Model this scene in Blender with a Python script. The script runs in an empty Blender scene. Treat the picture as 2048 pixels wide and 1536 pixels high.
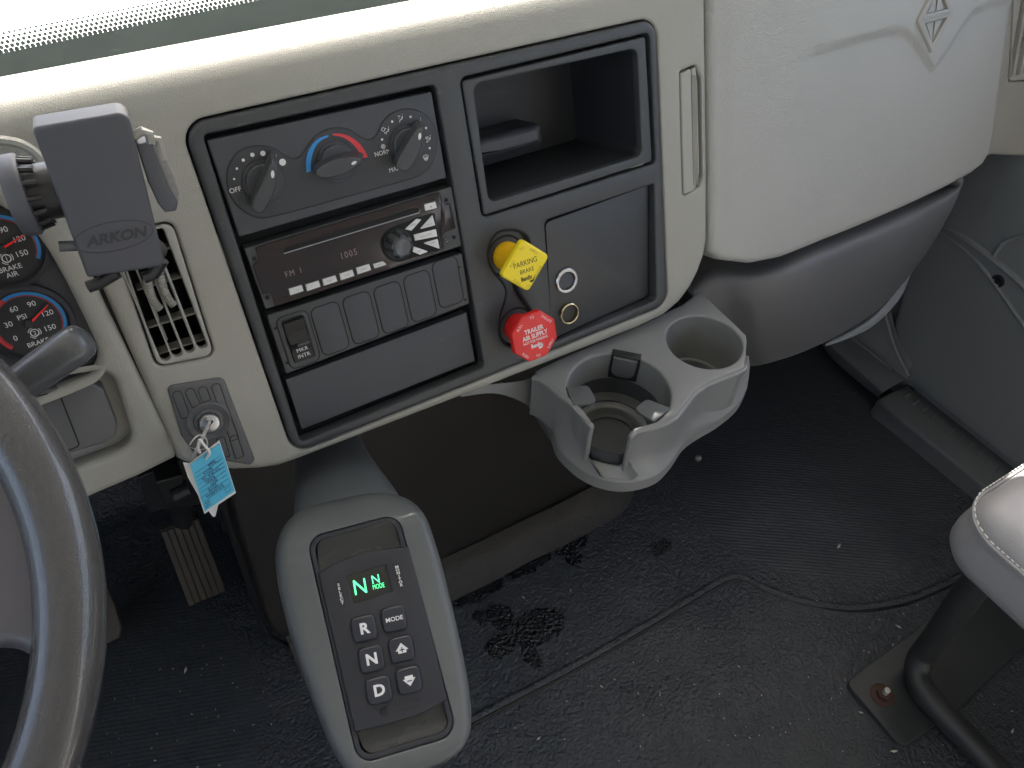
import bpy, bmesh, math, random
from mathutils import Vector, Matrix, noise
from mathutils.geometry import delaunay_2d_cdt
random.seed(7)
D = bpy.data
SC = bpy.context.scene
COL = SC.collection
PI = math.pi

# ------------------------------------------------------------------ camera
CAM = Vector((0, 0, 1.15))
RC = Matrix(((0.85959931, -0.50981428, 0.03432823),
             (-0.35329237, -0.64153515, -0.68089438),
             (0.36915245, 0.57316843, -0.73157667)))   # rows: camera right, down, forward
cd = D.cameras.new('camera'); cam = D.objects.new('camera', cd); COL.objects.link(cam)
cd.sensor_width = 36; cd.lens = 36 * 1538 / 2048; cd.clip_start = 0.01; cd.clip_end = 500
M = Matrix((RC[0], -RC[1], -RC[2])).transposed().to_4x4(); M.translation = CAM
cam.matrix_world = M
SC.camera = cam

# ------------------------------------------------------------------ world and sun
w = D.worlds.new('World'); SC.world = w; w.use_nodes = True
nt = w.node_tree; nt.nodes.clear()
SUN = Vector((0.46, 0.62, 0.92)).normalized()          # direction towards the sun
sky = nt.nodes.new('ShaderNodeTexSky'); sky.sky_type = 'NISHITA'; sky.sun_disc = False
sky.sun_elevation = math.asin(SUN.z); sky.sun_rotation = math.atan2(SUN.x, SUN.y)
sky.air_density = 1.0; sky.dust_density = 4.0; sky.ozone_density = 0.6
bg = nt.nodes.new('ShaderNodeBackground'); bg.inputs[1].default_value = 0.15
out = nt.nodes.new('ShaderNodeOutputWorld')
hs = nt.nodes.new('ShaderNodeHueSaturation'); hs.inputs['Saturation'].default_value = .85
nt.links.new(sky.outputs[0], hs.inputs['Color']); nt.links.new(hs.outputs[0], bg.inputs[0]); nt.links.new(bg.outputs[0], out.inputs[0])
sl = D.lights.new('sun', 'SUN'); sl.energy = 5.0; sl.angle = math.radians(0.5); sl.color = (1, 0.95, 0.87)
so = D.objects.new('sun', sl); COL.objects.link(so)
so.rotation_euler = (-SUN).to_track_quat('-Z', 'Y').to_euler(); so.location = SUN * 5
SC.view_settings.view_transform = 'Standard'; SC.view_settings.look = 'None'
SC.view_settings.exposure = 2.2; SC.view_settings.gamma = 1; SC.view_settings.use_curve_mapping = False
SC.cycles.use_denoising = True
SC.cycles.max_bounces = 8; SC.cycles.diffuse_bounces = 5
SC.cycles.sample_clamp_indirect = 6.0

# ------------------------------------------------------------------ frames
class Frame:
    def __init__(s, O, U, V):
        s.O = Vector(O); s.U = Vector(U).normalized()
        V = Vector(V); s.N = s.U.cross(V).normalized(); s.V = s.N.cross(s.U)
    def P(s, u, v, w=0.0): return s.O + s.U * u + s.V * v + s.N * w
    def pix(s, x, y, w=0.0):
        d = ray(x, y); O = s.O + s.N * w
        t = (O - CAM).dot(s.N) / d.dot(s.N); p = CAM + d * t - s.O
        return (p.dot(s.U), p.dot(s.V))
    def px(s, pts, w=0.0): return [s.pix(x, y, w) for x, y in pts]
    def at(s, u, v, w=0, ang=0):
        c, n = math.cos(ang), math.sin(ang)
        return Frame(s.P(u, v, w), s.U * c + s.V * n, s.V * c - s.U * n)
def ray(x, y):
    v = Vector(((x - 1024) / 1538, (y - 768) / 1538, 1)); return RC.transposed() @ v
def onZ(x, y, z): d = ray(x, y); return CAM + d * ((z - CAM.z) / d.z)
def onX(x, y, X): d = ray(x, y); return CAM + d * (X / d.x)
def onY(x, y, Y): d = ray(x, y); return CAM + d * (Y / d.y)
T = 0.3402653809
NP = Vector((0, -math.cos(T), math.sin(T)))
PAN = Frame(CAM - NP * 0.641, (1, 0, 0), (0, math.sin(T), math.cos(T)))
def zm(sc, ox, oy, pts): return [(ox + x / sc, oy + y / sc) for x, y in pts]
Z3 = lambda pts: zm(3.134, 400, 150, pts)
Z4 = lambda pts: zm(3.84, 480, 560, pts)
Z5 = lambda pts: zm(3.657, 880, 60, pts)
Z6 = lambda pts: zm(4.096, 940, 400, pts)
Z2 = lambda pts: zm(3.07, 0, 560, pts)
Z1 = lambda pts: zm(3.267, 0, 150, pts)
ZK = lambda pts: zm(2.578, 540, 940, pts)
ZR = lambda pts: zm(6.98, 680, 340, pts)
ZC = lambda pts: zm(3.34, 940, 560, pts)

# ------------------------------------------------------------------ materials
def new_mat(name):
    m = D.materials.new(name); m.use_nodes = True; n = m.node_tree
    return m, n, n.nodes['Principled BSDF']
def N(n, t, **k):
    x = n.nodes.new(t)
    for a, b in k.items():
        if a.startswith('i_'):
            key = a[2:]; key = int(key) if key.isdigit() else key.replace('_', ' ')
            x.inputs[key].default_value = b
        else: setattr(x, a, b)
    return x
def ramp(n, fac, stops):
    r = n.nodes.new('ShaderNodeValToRGB'); e = r.color_ramp.elements
    while len(e) < len(stops): e.new(0.5)
    for i, (p, c) in enumerate(stops):
        e[i].position = p; e[i].color = (c, c, c, 1) if not hasattr(c, '__len__') else (*c, 1)
    n.links.new(fac, r.inputs[0]); return r.outputs[0]
def mat(name, col, rough=0.5, metal=0.0, grain=0.0, gscale=900, var=0.08, vscale=9, spec=0.5, scratch=0.0,
        coat=0.0, kind='leather', dust=0.0, dustcol=(.3, .27, .22)):
    m, n, b = new_mat(name); L = n.links.new
    tc = N(n, 'ShaderNodeTexCoord')
    nz = N(n, 'ShaderNodeTexNoise', i_Scale=vscale, i_Detail=6, i_Roughness=.6); L(tc.outputs['Object'], nz.inputs['Vector'])
    mx = N(n, 'ShaderNodeMix', data_type='RGBA')
    c0 = tuple(max(0, c * (1 - var)) for c in col); c1 = tuple(min(1, c * (1 + var)) for c in col)
    mx.inputs[6].default_value = (*c0, 1); mx.inputs[7].default_value = (*c1, 1)
    L(nz.outputs[0], mx.inputs[0]); colout = mx.outputs[2]
    rr = N(n, 'ShaderNodeMapRange', i_3=max(0.02, rough - .06), i_4=min(1, rough + .06)); L(nz.outputs[0], rr.inputs[0]); rout = rr.outputs[0]
    if scratch > 0:
        mp = N(n, 'ShaderNodeMapping'); mp.inputs['Scale'].default_value = (40, 340, 90); mp.inputs['Rotation'].default_value = (.4, .3, .9)
        L(tc.outputs['Object'], mp.inputs['Vector'])
        s = N(n, 'ShaderNodeTexNoise', i_Scale=1.0, i_Detail=3); L(mp.outputs[0], s.inputs['Vector'])
        k = ramp(n, s.outputs[0], [(.66, 0), (.74, 1)])
        s2 = N(n, 'ShaderNodeTexNoise', i_Scale=25, i_Detail=2); L(tc.outputs['Object'], s2.inputs['Vector'])
        k2 = ramp(n, s2.outputs[0], [(.52, 0), (.7, 1)])
        mu = N(n, 'ShaderNodeMath', operation='MULTIPLY'); L(k, mu.inputs[0]); L(k2, mu.inputs[1])
        mu2 = N(n, 'ShaderNodeMath', operation='MULTIPLY', i_1=scratch); L(mu.outputs[0], mu2.inputs[0])
        m2 = N(n, 'ShaderNodeMix', data_type='RGBA'); m2.inputs[7].default_value = (.35, .35, .34, 1)
        L(mu2.outputs[0], m2.inputs[0]); L(colout, m2.inputs[6]); colout = m2.outputs[2]
    if dust > 0:
        s3 = N(n, 'ShaderNodeTexNoise', i_Scale=6, i_Detail=8, i_Roughness=.75); L(tc.outputs['Object'], s3.inputs['Vector'])
        k3 = ramp(n, s3.outputs[0], [(.45, 0), (.75, 1)])
        mu = N(n, 'ShaderNodeMath', operation='MULTIPLY', i_1=dust); L(k3, mu.inputs[0])
        m3 = N(n, 'ShaderNodeMix', data_type='RGBA'); m3.inputs[7].default_value = (*dustcol, 1)
        L(mu.outputs[0], m3.inputs[0]); L(colout, m3.inputs[6]); colout = m3.outputs[2]
    L(colout, b.inputs['Base Color']); L(rout, b.inputs['Roughness'])
    b.inputs['Metallic'].default_value = metal
    b.inputs['Specular IOR Level'].default_value = spec
    if coat: b.inputs['Coat Weight'].default_value = coat; b.inputs['Coat Roughness'].default_value = .05
    if grain > 0:
        g = tc.outputs['Object']
        if kind == 'leather':
            dn = N(n, 'ShaderNodeTexNoise', i_Scale=gscale * .35, i_Detail=2); L(g, dn.inputs['Vector'])
            va = N(n, 'ShaderNodeVectorMath', operation='SCALE'); va.inputs['Scale'].default_value = .0012; L(dn.outputs['Color'], va.inputs[0])
            ad = N(n, 'ShaderNodeVectorMath', operation='ADD'); L(g, ad.inputs[0]); L(va.outputs[0], ad.inputs[1])
            v = N(n, 'ShaderNodeTexVoronoi', feature='DISTANCE_TO_EDGE', i_Scale=gscale * .42); L(ad.outputs[0], v.inputs['Vector'])
            h1 = ramp(n, v.outputs['Distance'], [(0, 0), (.22, 1)])
            f2 = N(n, 'ShaderNodeTexNoise', i_Scale=gscale * 1.4, i_Detail=3); L(g, f2.inputs['Vector'])
            sm = N(n, 'ShaderNodeMath', operation='MULTIPLY_ADD', i_1=.6); L(f2.outputs[0], sm.inputs[0]); L(h1, sm.inputs[2]); h = sm.outputs[0]
        else:
            f2 = N(n, 'ShaderNodeTexNoise', i_Scale=gscale, i_Detail=4, i_Roughness=.6); L(g, f2.inputs['Vector']); h = f2.outputs[0]
        bp = N(n, 'ShaderNodeBump', i_Strength=grain, i_Distance=.0004); L(h, bp.inputs['Height']); L(bp.outputs[0], b.inputs['Normal'])
    return m
def emis(name, col, s, base=(.02, .02, .02)):
    m, n, b = new_mat(name); b.inputs['Base Color'].default_value = (*base, 1)
    b.inputs['Emission Color'].default_value = (*col, 1); b.inputs['Emission Strength'].default_value = s; return m

BEIGE = mat('beige_grained_plastic', (.345, .335, .295), .52, grain=.45, gscale=1500, var=.035, dust=.03)
BEIGE2 = mat('beige_smooth_plastic', (.345, .335, .30), .5, grain=.15, gscale=2200, var=.03)
LIDM = mat('light_grey_beige_plastic', (.375, .37, .345), .5, grain=.42, gscale=1100, var=.03)
BLK = mat('black_satin_plastic', (.046, .049, .053), .42, grain=.22, gscale=3500, kind='fine', scratch=.22, var=.1)
BLK2 = mat('charcoal_textured_plastic', (.050, .054, .063), .48, grain=.3, gscale=4200, kind='fine', var=.12, scratch=.12)
BLKG = mat('deep_black_plastic', (.012, .012, .013), .4, var=.1)
VOID = mat('dark_cavity', (.006, .006, .006), .8)
GLOSS = mat('glossy_brown_black_panel', (.020, .013, .014), .16, var=.05, spec=.45)
SILV = mat('silver_painted_button', (.62, .62, .62), .35, metal=.15, var=.05)
WHITE = mat('white_print', (.72, .72, .72), .6, var=.02)
DIM = mat('dim_lcd_segments', (.23, .16, .16), .4, var=.02)
GREYP = mat('mid_grey_print', (.25, .25, .26), .6, var=.02)
BLUEP = mat('blue_print', (.03, .25, .62), .5, var=.03)
REDP = mat('red_print', (.62, .04, .05), .5, var=.03)
YEL = mat('yellow_plastic', (.88, .68, .015), .38, grain=.05, kind='fine', var=.03)
YELD = mat('orange_yellow_plastic', (.85, .48, .01), .4, var=.03)
REDK = mat('red_plastic', (.68, .022, .02), .38, var=.03)
INK = mat('black_ink', (.03, .03, .02), .6, var=.02)
INKF = mat('faded_ink', (.42, .30, .03), .6, var=.02)
CHROME = mat('worn_chrome', (.55, .55, .56), .28, metal=1, var=.1, vscale=60)
BRASS = mat('brass_ring', (.62, .54, .36), .25, metal=1, var=.1)
STEEL = mat('nickel_key_metal', (.6, .58, .54), .35, metal=.55, var=.08)
CUPM = mat('satin_grey_plastic', (.195, .198, .195), .33, grain=.12, gscale=2600, kind='fine', var=.1, vscale=18, dust=.12, dustcol=(.35, .35, .34))
RUBG = mat('soft_grey_rubber', (.085, .09, .092), .55, grain=.1, gscale=3000, kind='fine')
PODM = mat('dark_grey_soft_plastic', (.098, .105, .107), .38, grain=.25, gscale=2600, kind='fine', var=.05, dust=.05)
NECKM = mat('neck_grey_plastic', (.10, .11, .115), .42, grain=.25, gscale=2000, var=.08, dust=.05)
KEYP = mat('keypad_charcoal', (.019, .020, .026), .5, grain=.35, gscale=5000, kind='fine', var=.12)
KEYB = mat('key_cap_charcoal', (.022, .024, .034), .32, grain=.1, gscale=4000, kind='fine', var=.1)
SCOOP = mat('scoop_satin_black', (.030, .031, .030), .27, grain=.3, gscale=4500, kind='fine')
KNEE = mat('slate_grey_panel', (.10, .10, .104), .40, grain=.25, gscale=1300, var=.05)
DOORM = mat('slate_door_panel', (.175, .185, .195), .55, grain=.25, gscale=1200, var=.06, dust=.04)
SILLM = mat('sill_plastic', (.115, .122, .13), .5, grain=.3, gscale=1600, var=.1, dust=.05)
COVER = mat('brown_black_engine_cover', (.027, .0245, .0225), .42, grain=.5, gscale=700, var=.12, dust=.05, dustcol=(.12, .10, .08))
PEDAL = mat('worn_pedal_rubber', (.062, .055, .046), .62, grain=.4, gscale=700, kind='fine', var=.3, vscale=25, dust=.3, dustcol=(.16, .14, .11))
METB = mat('black_painted_metal', (.014, .015, .017), .38, var=.15, spec=.5)
TUBEM = mat('seat_tube_black', (.032, .033, .034), .42, grain=.2, gscale=1500, kind='fine', var=.1)
PLATEM = mat('seat_base_black_plate', (.026, .031, .033), .5, grain=.15, gscale=2000, kind='fine', var=.08, dust=.04)
RUST = mat('rusty_bolt', (.075, .038, .028), .75, metal=.3, grain=.6, gscale=900, kind='fine', var=.4, vscale=90)
WHEELM = mat('steering_wheel_soft_black', (.050, .049, .051), .26, grain=.2, gscale=900, var=.08, coat=.5, dust=.10, dustcol=(.2, .19, .17))
HUBM = mat('steering_wheel_hub_plastic', (.085, .080, .092), .30, grain=.1, gscale=900, var=.08, dust=.06)
LEVER = mat('lever_grey_plastic', (.10, .103, .11), .24, grain=.05, var=.08)
HOLD = mat('phone_holder_dark_plastic', (.070, .071, .083), .5, grain=.25, gscale=3500, kind='fine', var=.05, dust=.04)
HOLD2 = mat('phone_holder_black', (.02, .02, .022), .35, var=.1)
CLUST = mat('cluster_dark_slate', (.05, .052, .062), .5, grain=.3, gscale=3500, kind='fine', var=.06)
GFACE = mat('gauge_face_black', (.022, .022, .024), .5, var=.05)
NEEDLE = mat('red_needle', (.85, .02, .02), .4, var=.02)
TAGM = mat('cyan_paper_tag', (.10, .50, .72), .6, var=.04)
PAPER = mat('white_paper', (.75, .74, .70), .6, var=.03)
SEATM = mat('grey_vinyl_seat', (.27, .265, .265), .40, grain=.25, gscale=1400, var=.03)
THREAD = mat('pale_thread', (.6, .58, .54), .7)
FRIT = mat('black_ceramic_glass_band', (.085, .10, .095), .35, var=.15, vscale=20, scratch=.15)
HOODM = mat('white_paint_hood', (.8, .8, .78), .3, var=.01)
GRAV = mat('gravel', (.32, .30, .26), .9, grain=1, gscale=60, kind='fine', var=.35, vscale=20)
ROOFM = mat('headliner_grey', (.55, .55, .54), .9, var=.03)
CLAMP = mat('ribbed_bright_clip', (.30, .29, .26), .4, metal=.2)

# ------------------------------------------------------------------ geometry
class G:
    """vertices and faces in world space"""
    def __init__(s): s.v = []; s.f = []
    def add(s, vs, fs):
        o = len(s.v); s.v += [Vector(p) for p in vs]; s.f += [tuple(o + i for i in f) for f in fs]; return s
    def __iadd__(s, g): return s.add(g.v, g.f)
def lnk(name, g, m, parent=None, sharp=38, smooth=True):
    c = sum(g.v, Vector()) / len(g.v)
    lo = Vector([min(p[i] for p in g.v) for i in range(3)]); hi = Vector([max(p[i] for p in g.v) for i in range(3)])
    c = (lo + hi) / 2
    me = D.meshes.new(name); me.from_pydata([p - c for p in g.v], [], g.f); me.update()
    bm = bmesh.new(); bm.from_mesh(me); bmesh.ops.remove_doubles(bm, verts=bm.verts, dist=2e-6)
    bmesh.ops.recalc_face_normals(bm, faces=bm.faces); bm.to_mesh(me); bm.free()
    if smooth:
        me.polygons.foreach_set('use_smooth', [True] * len(me.polygons)); me.set_sharp_from_angle(angle=math.radians(sharp))
    me.materials.append(m)
    o = D.objects.new(name, me); COL.objects.link(o)
    if parent is not None:
        o.parent = parent; o.location = c - wloc(parent)
    else: o.location = c
    return o
def wloc(o):
    p = Vector(o.location)
    while o.parent: o = o.parent; p += Vector(o.location)
    return p
def tag(o, label, cat, group=None):
    o['label'] = label; o['category'] = cat
    if group: o['group'] = group
    return o
def thing(name, loc, label, cat, group=None):
    o = D.objects.new(name, None); COL.objects.link(o); o.location = loc; o.empty_display_size = .02
    return tag(o, label, cat, group)

def area(p): return sum(p[i - 1][0] * p[i][1] - p[i][0] * p[i - 1][1] for i in range(len(p))) / 2
def rpoly(pts, r, n=6):
    out = []; k = len(pts)
    for i in range(k):
        p0, p1, p2 = Vector(pts[i - 1]), Vector(pts[i]), Vector(pts[(i + 1) % k])
        ri = r[i] if hasattr(r, '__len__') else r
        a = (p0 - p1); b = (p2 - p1); la, lb = a.length, b.length; a.normalize(); b.normalize()
        ang = math.acos(max(-1, min(1, a.dot(b))))
        if ri <= 0 or ang > PI - .05: out.append(tuple(p1)); continue
        t = min(ri / math.tan(ang / 2), la * .48, lb * .48); rr = t * math.tan(ang / 2)
        c = p1 + (a + b).normalized() * (rr / math.sin(ang / 2))
        s = p1 + a * t - c; e = p1 + b * t - c
        a0 = math.atan2(s.y, s.x); a1 = math.atan2(e.y, e.x); d = (a1 - a0 + PI) % (2 * PI) - PI
        for j in range(n + 1):
            th = a0 + d * j / n; out.append((c.x + rr * math.cos(th), c.y + rr * math.sin(th)))
    return out
def rect(u0, v0, u1, v1, r=0, n=5):
    u0, u1 = min(u0, u1), max(u0, u1); v0, v1 = min(v0, v1), max(v0, v1)
    return rpoly([(u0, v0), (u1, v0), (u1, v1), (u0, v1)], r, n)
def circ(u, v, r, n=32, ry=None, ang=0):
    ry = ry or r; c, s = math.cos(ang), math.sin(ang)
    return [(u + r * math.cos(t) * c - ry * math.sin(t) * s, v + r * math.cos(t) * s + ry * math.sin(t) * c) for t in [2 * PI * i / n for i in range(n)]]
def cat(pts, n=6, closed=True):
    out = []; k = len(pts); P = [Vector(p) for p in pts]
    rng = range(k) if closed else range(k - 1)
    for i in rng:
        if closed: a, b, c, d = P[i - 1], P[i], P[(i + 1) % k], P[(i + 2) % k]
        else: a, b, c, d = P[max(0, i - 1)], P[i], P[i + 1], P[min(k - 1, i + 2)]
        for j in range(n):
            t = j / n
            out.append(.5 * ((2 * b) + (c - a) * t + (2 * a - 5 * b + 4 * c - d) * t * t + (3 * b - a - 3 * c + d) * t ** 3))
    if not closed: out.append(P[-1])
    return [tuple(p) for p in out]
def clean(p, eps=1e-5):
    out = []
    for q in p:
        if not out or (Vector(q[:2]) - Vector(out[-1][:2])).length > eps: out.append(tuple(q))
    if (Vector(out[0][:2]) - Vector(out[-1][:2])).length <= eps: out.pop()
    return out
def resamp(p, step):
    out = []
    for i in range(len(p)):
        a, b = Vector(p[i]), Vector(p[(i + 1) % len(p)]); k = max(1, int((b - a).length / step))
        out += [tuple(a.lerp(b, j / k)) for j in range(k)]
    return out
def offset(p, d):
    """positive d moves a ccw loop inwards"""
    k = len(p); out = []
    for i in range(k):
        a, b, c = Vector(p[i - 1]), Vector(p[i]), Vector(p[(i + 1) % k])
        e1 = (b - a).normalized(); e2 = (c - b).normalized()
        n1 = Vector((-e1.y, e1.x)); n2 = Vector((-e2.y, e2.x)); nn = n1 + n2
        if nn.length < 1e-6: nn = n1.copy()
        nn.normalize(); m = max(.45, nn.dot(n1)); q = b + nn * (d / m); out.append((q.x, q.y))
    return out
def inside(p, x, y):
    c = False; j = len(p) - 1
    for i in range(len(p)):
        if (p[i][1] > y) != (p[j][1] > y) and x < (p[j][0] - p[i][0]) * (y - p[i][1]) / (p[j][1] - p[i][1]) + p[i][0]: c = not c
        j = i
    return c
def slab(fr, outline, holes=(), w=0.0, r=.001, depth=.004, step=None, fmap=None, n=3, hr=None, back=False, hdepth=None, wf=None):
    """a plate facing +N with rounded rims round its outline and holes; top face at w"""
    g = G(); hr = r if hr is None else hr; hdepth = depth if hdepth is None else hdepth
    fm = fmap or (lambda u, v, ww: fr.P(u, v, ww)); f0 = fm
    if wf: fm = lambda u, v, ww: f0(u, v, ww + wf(u, v))
    def prep(p):
        p = clean(p)
        if area(p) < 0: p = p[::-1]
        if step: p = clean(resamp(p, step), 1e-5)
        return p
    loops = [(prep(outline), 1, r, depth)] + [(prep(h), -1, hr, hdepth) for h in holes]
    inner = []
    for p, sgn, rr, dep in loops:
        rings = []
        rings.append((p, w - dep))
        if rr > 0:
            for k in range(n + 1):
                a = k / n * PI / 2; rings.append((offset(p, sgn * rr * (1 - math.cos(a))), w - rr * (1 - math.sin(a))))
        else: rings.append((p, w))
        vs = []; fs = []; K = len(p)
        for q, ww in rings: vs += [fm(u, v, ww) for u, v in q]
        for a in range(len(rings) - 1):
            for i in range(K):
                j = (i + 1) % K; fs.append((a * K + i, a * K + j, (a + 1) * K + j, (a + 1) * K + i))
        g.add(vs, fs); inner.append(rings[-1][0])
    pts = []; edges = []
    for p in inner:
        o = len(pts); pts += [Vector(q) for q in p]; edges += [(o + i, o + (i + 1) % len(p)) for i in range(len(p))]
    if step:
        xs = [q[0] for q in inner[0]]; ys = [q[1] for q in inner[0]]
        nx = int((max(xs) - min(xs)) / step); ny = int((max(ys) - min(ys)) / step)
        for i in range(1, nx):
            for j in range(1, ny):
                x = min(xs) + i * step; y = min(ys) + j * step
                if inside(inner[0], x, y) and not any(inside(h, x, y) for h in inner[1:]): pts.append(Vector((x, y)))
    vv, ee, ff, *_ = delaunay_2d_cdt(pts, edges, [], 0, 1e-6)
    fs = []
    for f in ff:
        cx = sum(vv[i].x for i in f) / len(f); cy = sum(vv[i].y for i in f) / len(f)
        if inside(inner[0], cx, cy) and not any(inside(h, cx, cy) for h in inner[1:]): fs.append(tuple(f))
    g.add([fm(q.x, q.y, w) for q in vv], fs)
    if back:
        g.add([fm(u, v, w - depth) for u, v in loops[0][0]], [tuple(range(len(loops[0][0])))])
    return g
def box(fr, u0, v0, w0, u1, v1, w1, r=.0008):
    return slab(fr, rect(u0, v0, u1, v1, r, 2), w=max(w0, w1), r=r, depth=abs(w1 - w0), back=True, n=2)
def lathe(fr, u, v, prof, n=36, cap0=False, cap1=True):
    g = G(); vs = []
    for r, ww in prof:
        for i in range(n): t = 2 * PI * i / n; vs.append(fr.P(u + r * math.cos(t), v + r * math.sin(t), ww))
    fs = [(a * n + i, a * n + (i + 1) % n, (a + 1) * n + (i + 1) % n, (a + 1) * n + i) for a in range(len(prof) - 1) for i in range(n)]
    if cap1: fs.append(tuple((len(prof) - 1) * n + i for i in range(n)))
    if cap0: fs.append(tuple(range(n))[::-1])
    return g.add(vs, fs)
def tube(pts, rad, n=12, cap=True, flat=1.0, up=None):
    P = [Vector(p) for p in pts]; k = len(P); g = G(); vs = []
    tn = [(P[min(i + 1, k - 1)] - P[max(i - 1, 0)]).normalized() for i in range(k)]
    a = Vector(up) if up else tn[0].orthogonal()
    for i in range(k):
        a = (a - tn[i] * a.dot(tn[i])).normalized(); b = tn[i].cross(a)
        r = rad[i] if hasattr(rad, '__len__') else rad
        for j in range(n): t = 2 * PI * j / n; vs.append(P[i] + a * (r * flat * math.cos(t)) + b * (r * math.sin(t)))
    fs = [(i * n + j, i * n + (j + 1) % n, (i + 1) * n + (j + 1) % n, (i + 1) * n + j) for i in range(k - 1) for j in range(n)]
    if cap: fs += [tuple(range(n))[::-1], tuple((k - 1) * n + j for j in range(n))]
    return g.add(vs, fs)
def loft(rings, closed=True, cap=False):
    g = G(); n = len(rings[0]); vs = [p for r in rings for p in r]
    m = n if closed else n - 1
    fs = [(i * n + j, i * n + (j + 1) % n, (i + 1) * n + (j + 1) % n, (i + 1) * n + j) for i in range(len(rings) - 1) for j in range(m)]
    if cap: fs += [tuple(range(n))[::-1], tuple((len(rings) - 1) * n + j for j in range(n))]
    return g.add(vs, fs)
def patch(rows, sub=6, skirt=None):
    """smooth surface through a grid of world points"""
    R = [cat([tuple(p) for p in r], sub, False) for r in rows]
    cols = list(zip(*R)); C2 = [cat(list(c), sub, False) for c in cols]
    rings = [[Vector(p) for p in r] for r in zip(*C2)]
    g = loft(rings, closed=False)
    if skirt is not None:
        s = Vector(skirt)
        bd = rings[0] + [r[-1] for r in rings[1:]] + rings[-1][::-1][1:] + [r[0] for r in rings[::-1][1:]]
        g += loft([bd, [p + s for p in bd]], closed=True)
    return g
_tc = {}
def text(fr, s, u, v, h, m, parent=None, name='lettering', w=0.0, ang=0, sx=1.0, bold=0.0, th=.00015, shear=0.0, align='CENTER', space=1.0):
    key = (s, bold, shear, align, space)
    if key not in _tc:
        c = D.curves.new('t', 'FONT'); c.body = s; c.size = 1; c.align_x = align; c.offset = bold; c.shear = shear; c.space_character = space
        c.resolution_u = 3
        o = D.objects.new('t', c); COL.objects.link(o); bpy.context.view_layer.update()
        me = o.evaluated_get(bpy.context.evaluated_depsgraph_get()).to_mesh()
        _tc[key] = ([tuple(x.co) for x in me.vertices], [tuple(p.vertices) for p in me.polygons])
        D.objects.remove(o)
    vs, fs = _tc[key]; k = h / .69; f2 = fr.at(u, v, w, ang); g = G()
    g.add([f2.P(x * k * sx, (y * k) - h / 2, th) for x, y, z in vs], fs)
    return lnk(name, g, m, parent, smooth=False) if name else g
def flat(fr, pts, w, th=.0002):
    return slab(fr, pts, w=w + th, r=0, depth=th)
def stroke(fr, pts, w, wd=.0004, th=.0003, closed=False):
    P = [fr.P(u, v, w) for u, v in pts]
    if closed: P.append(P[0])
    return tube(P, wd, 6, flat=1.0)

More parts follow.
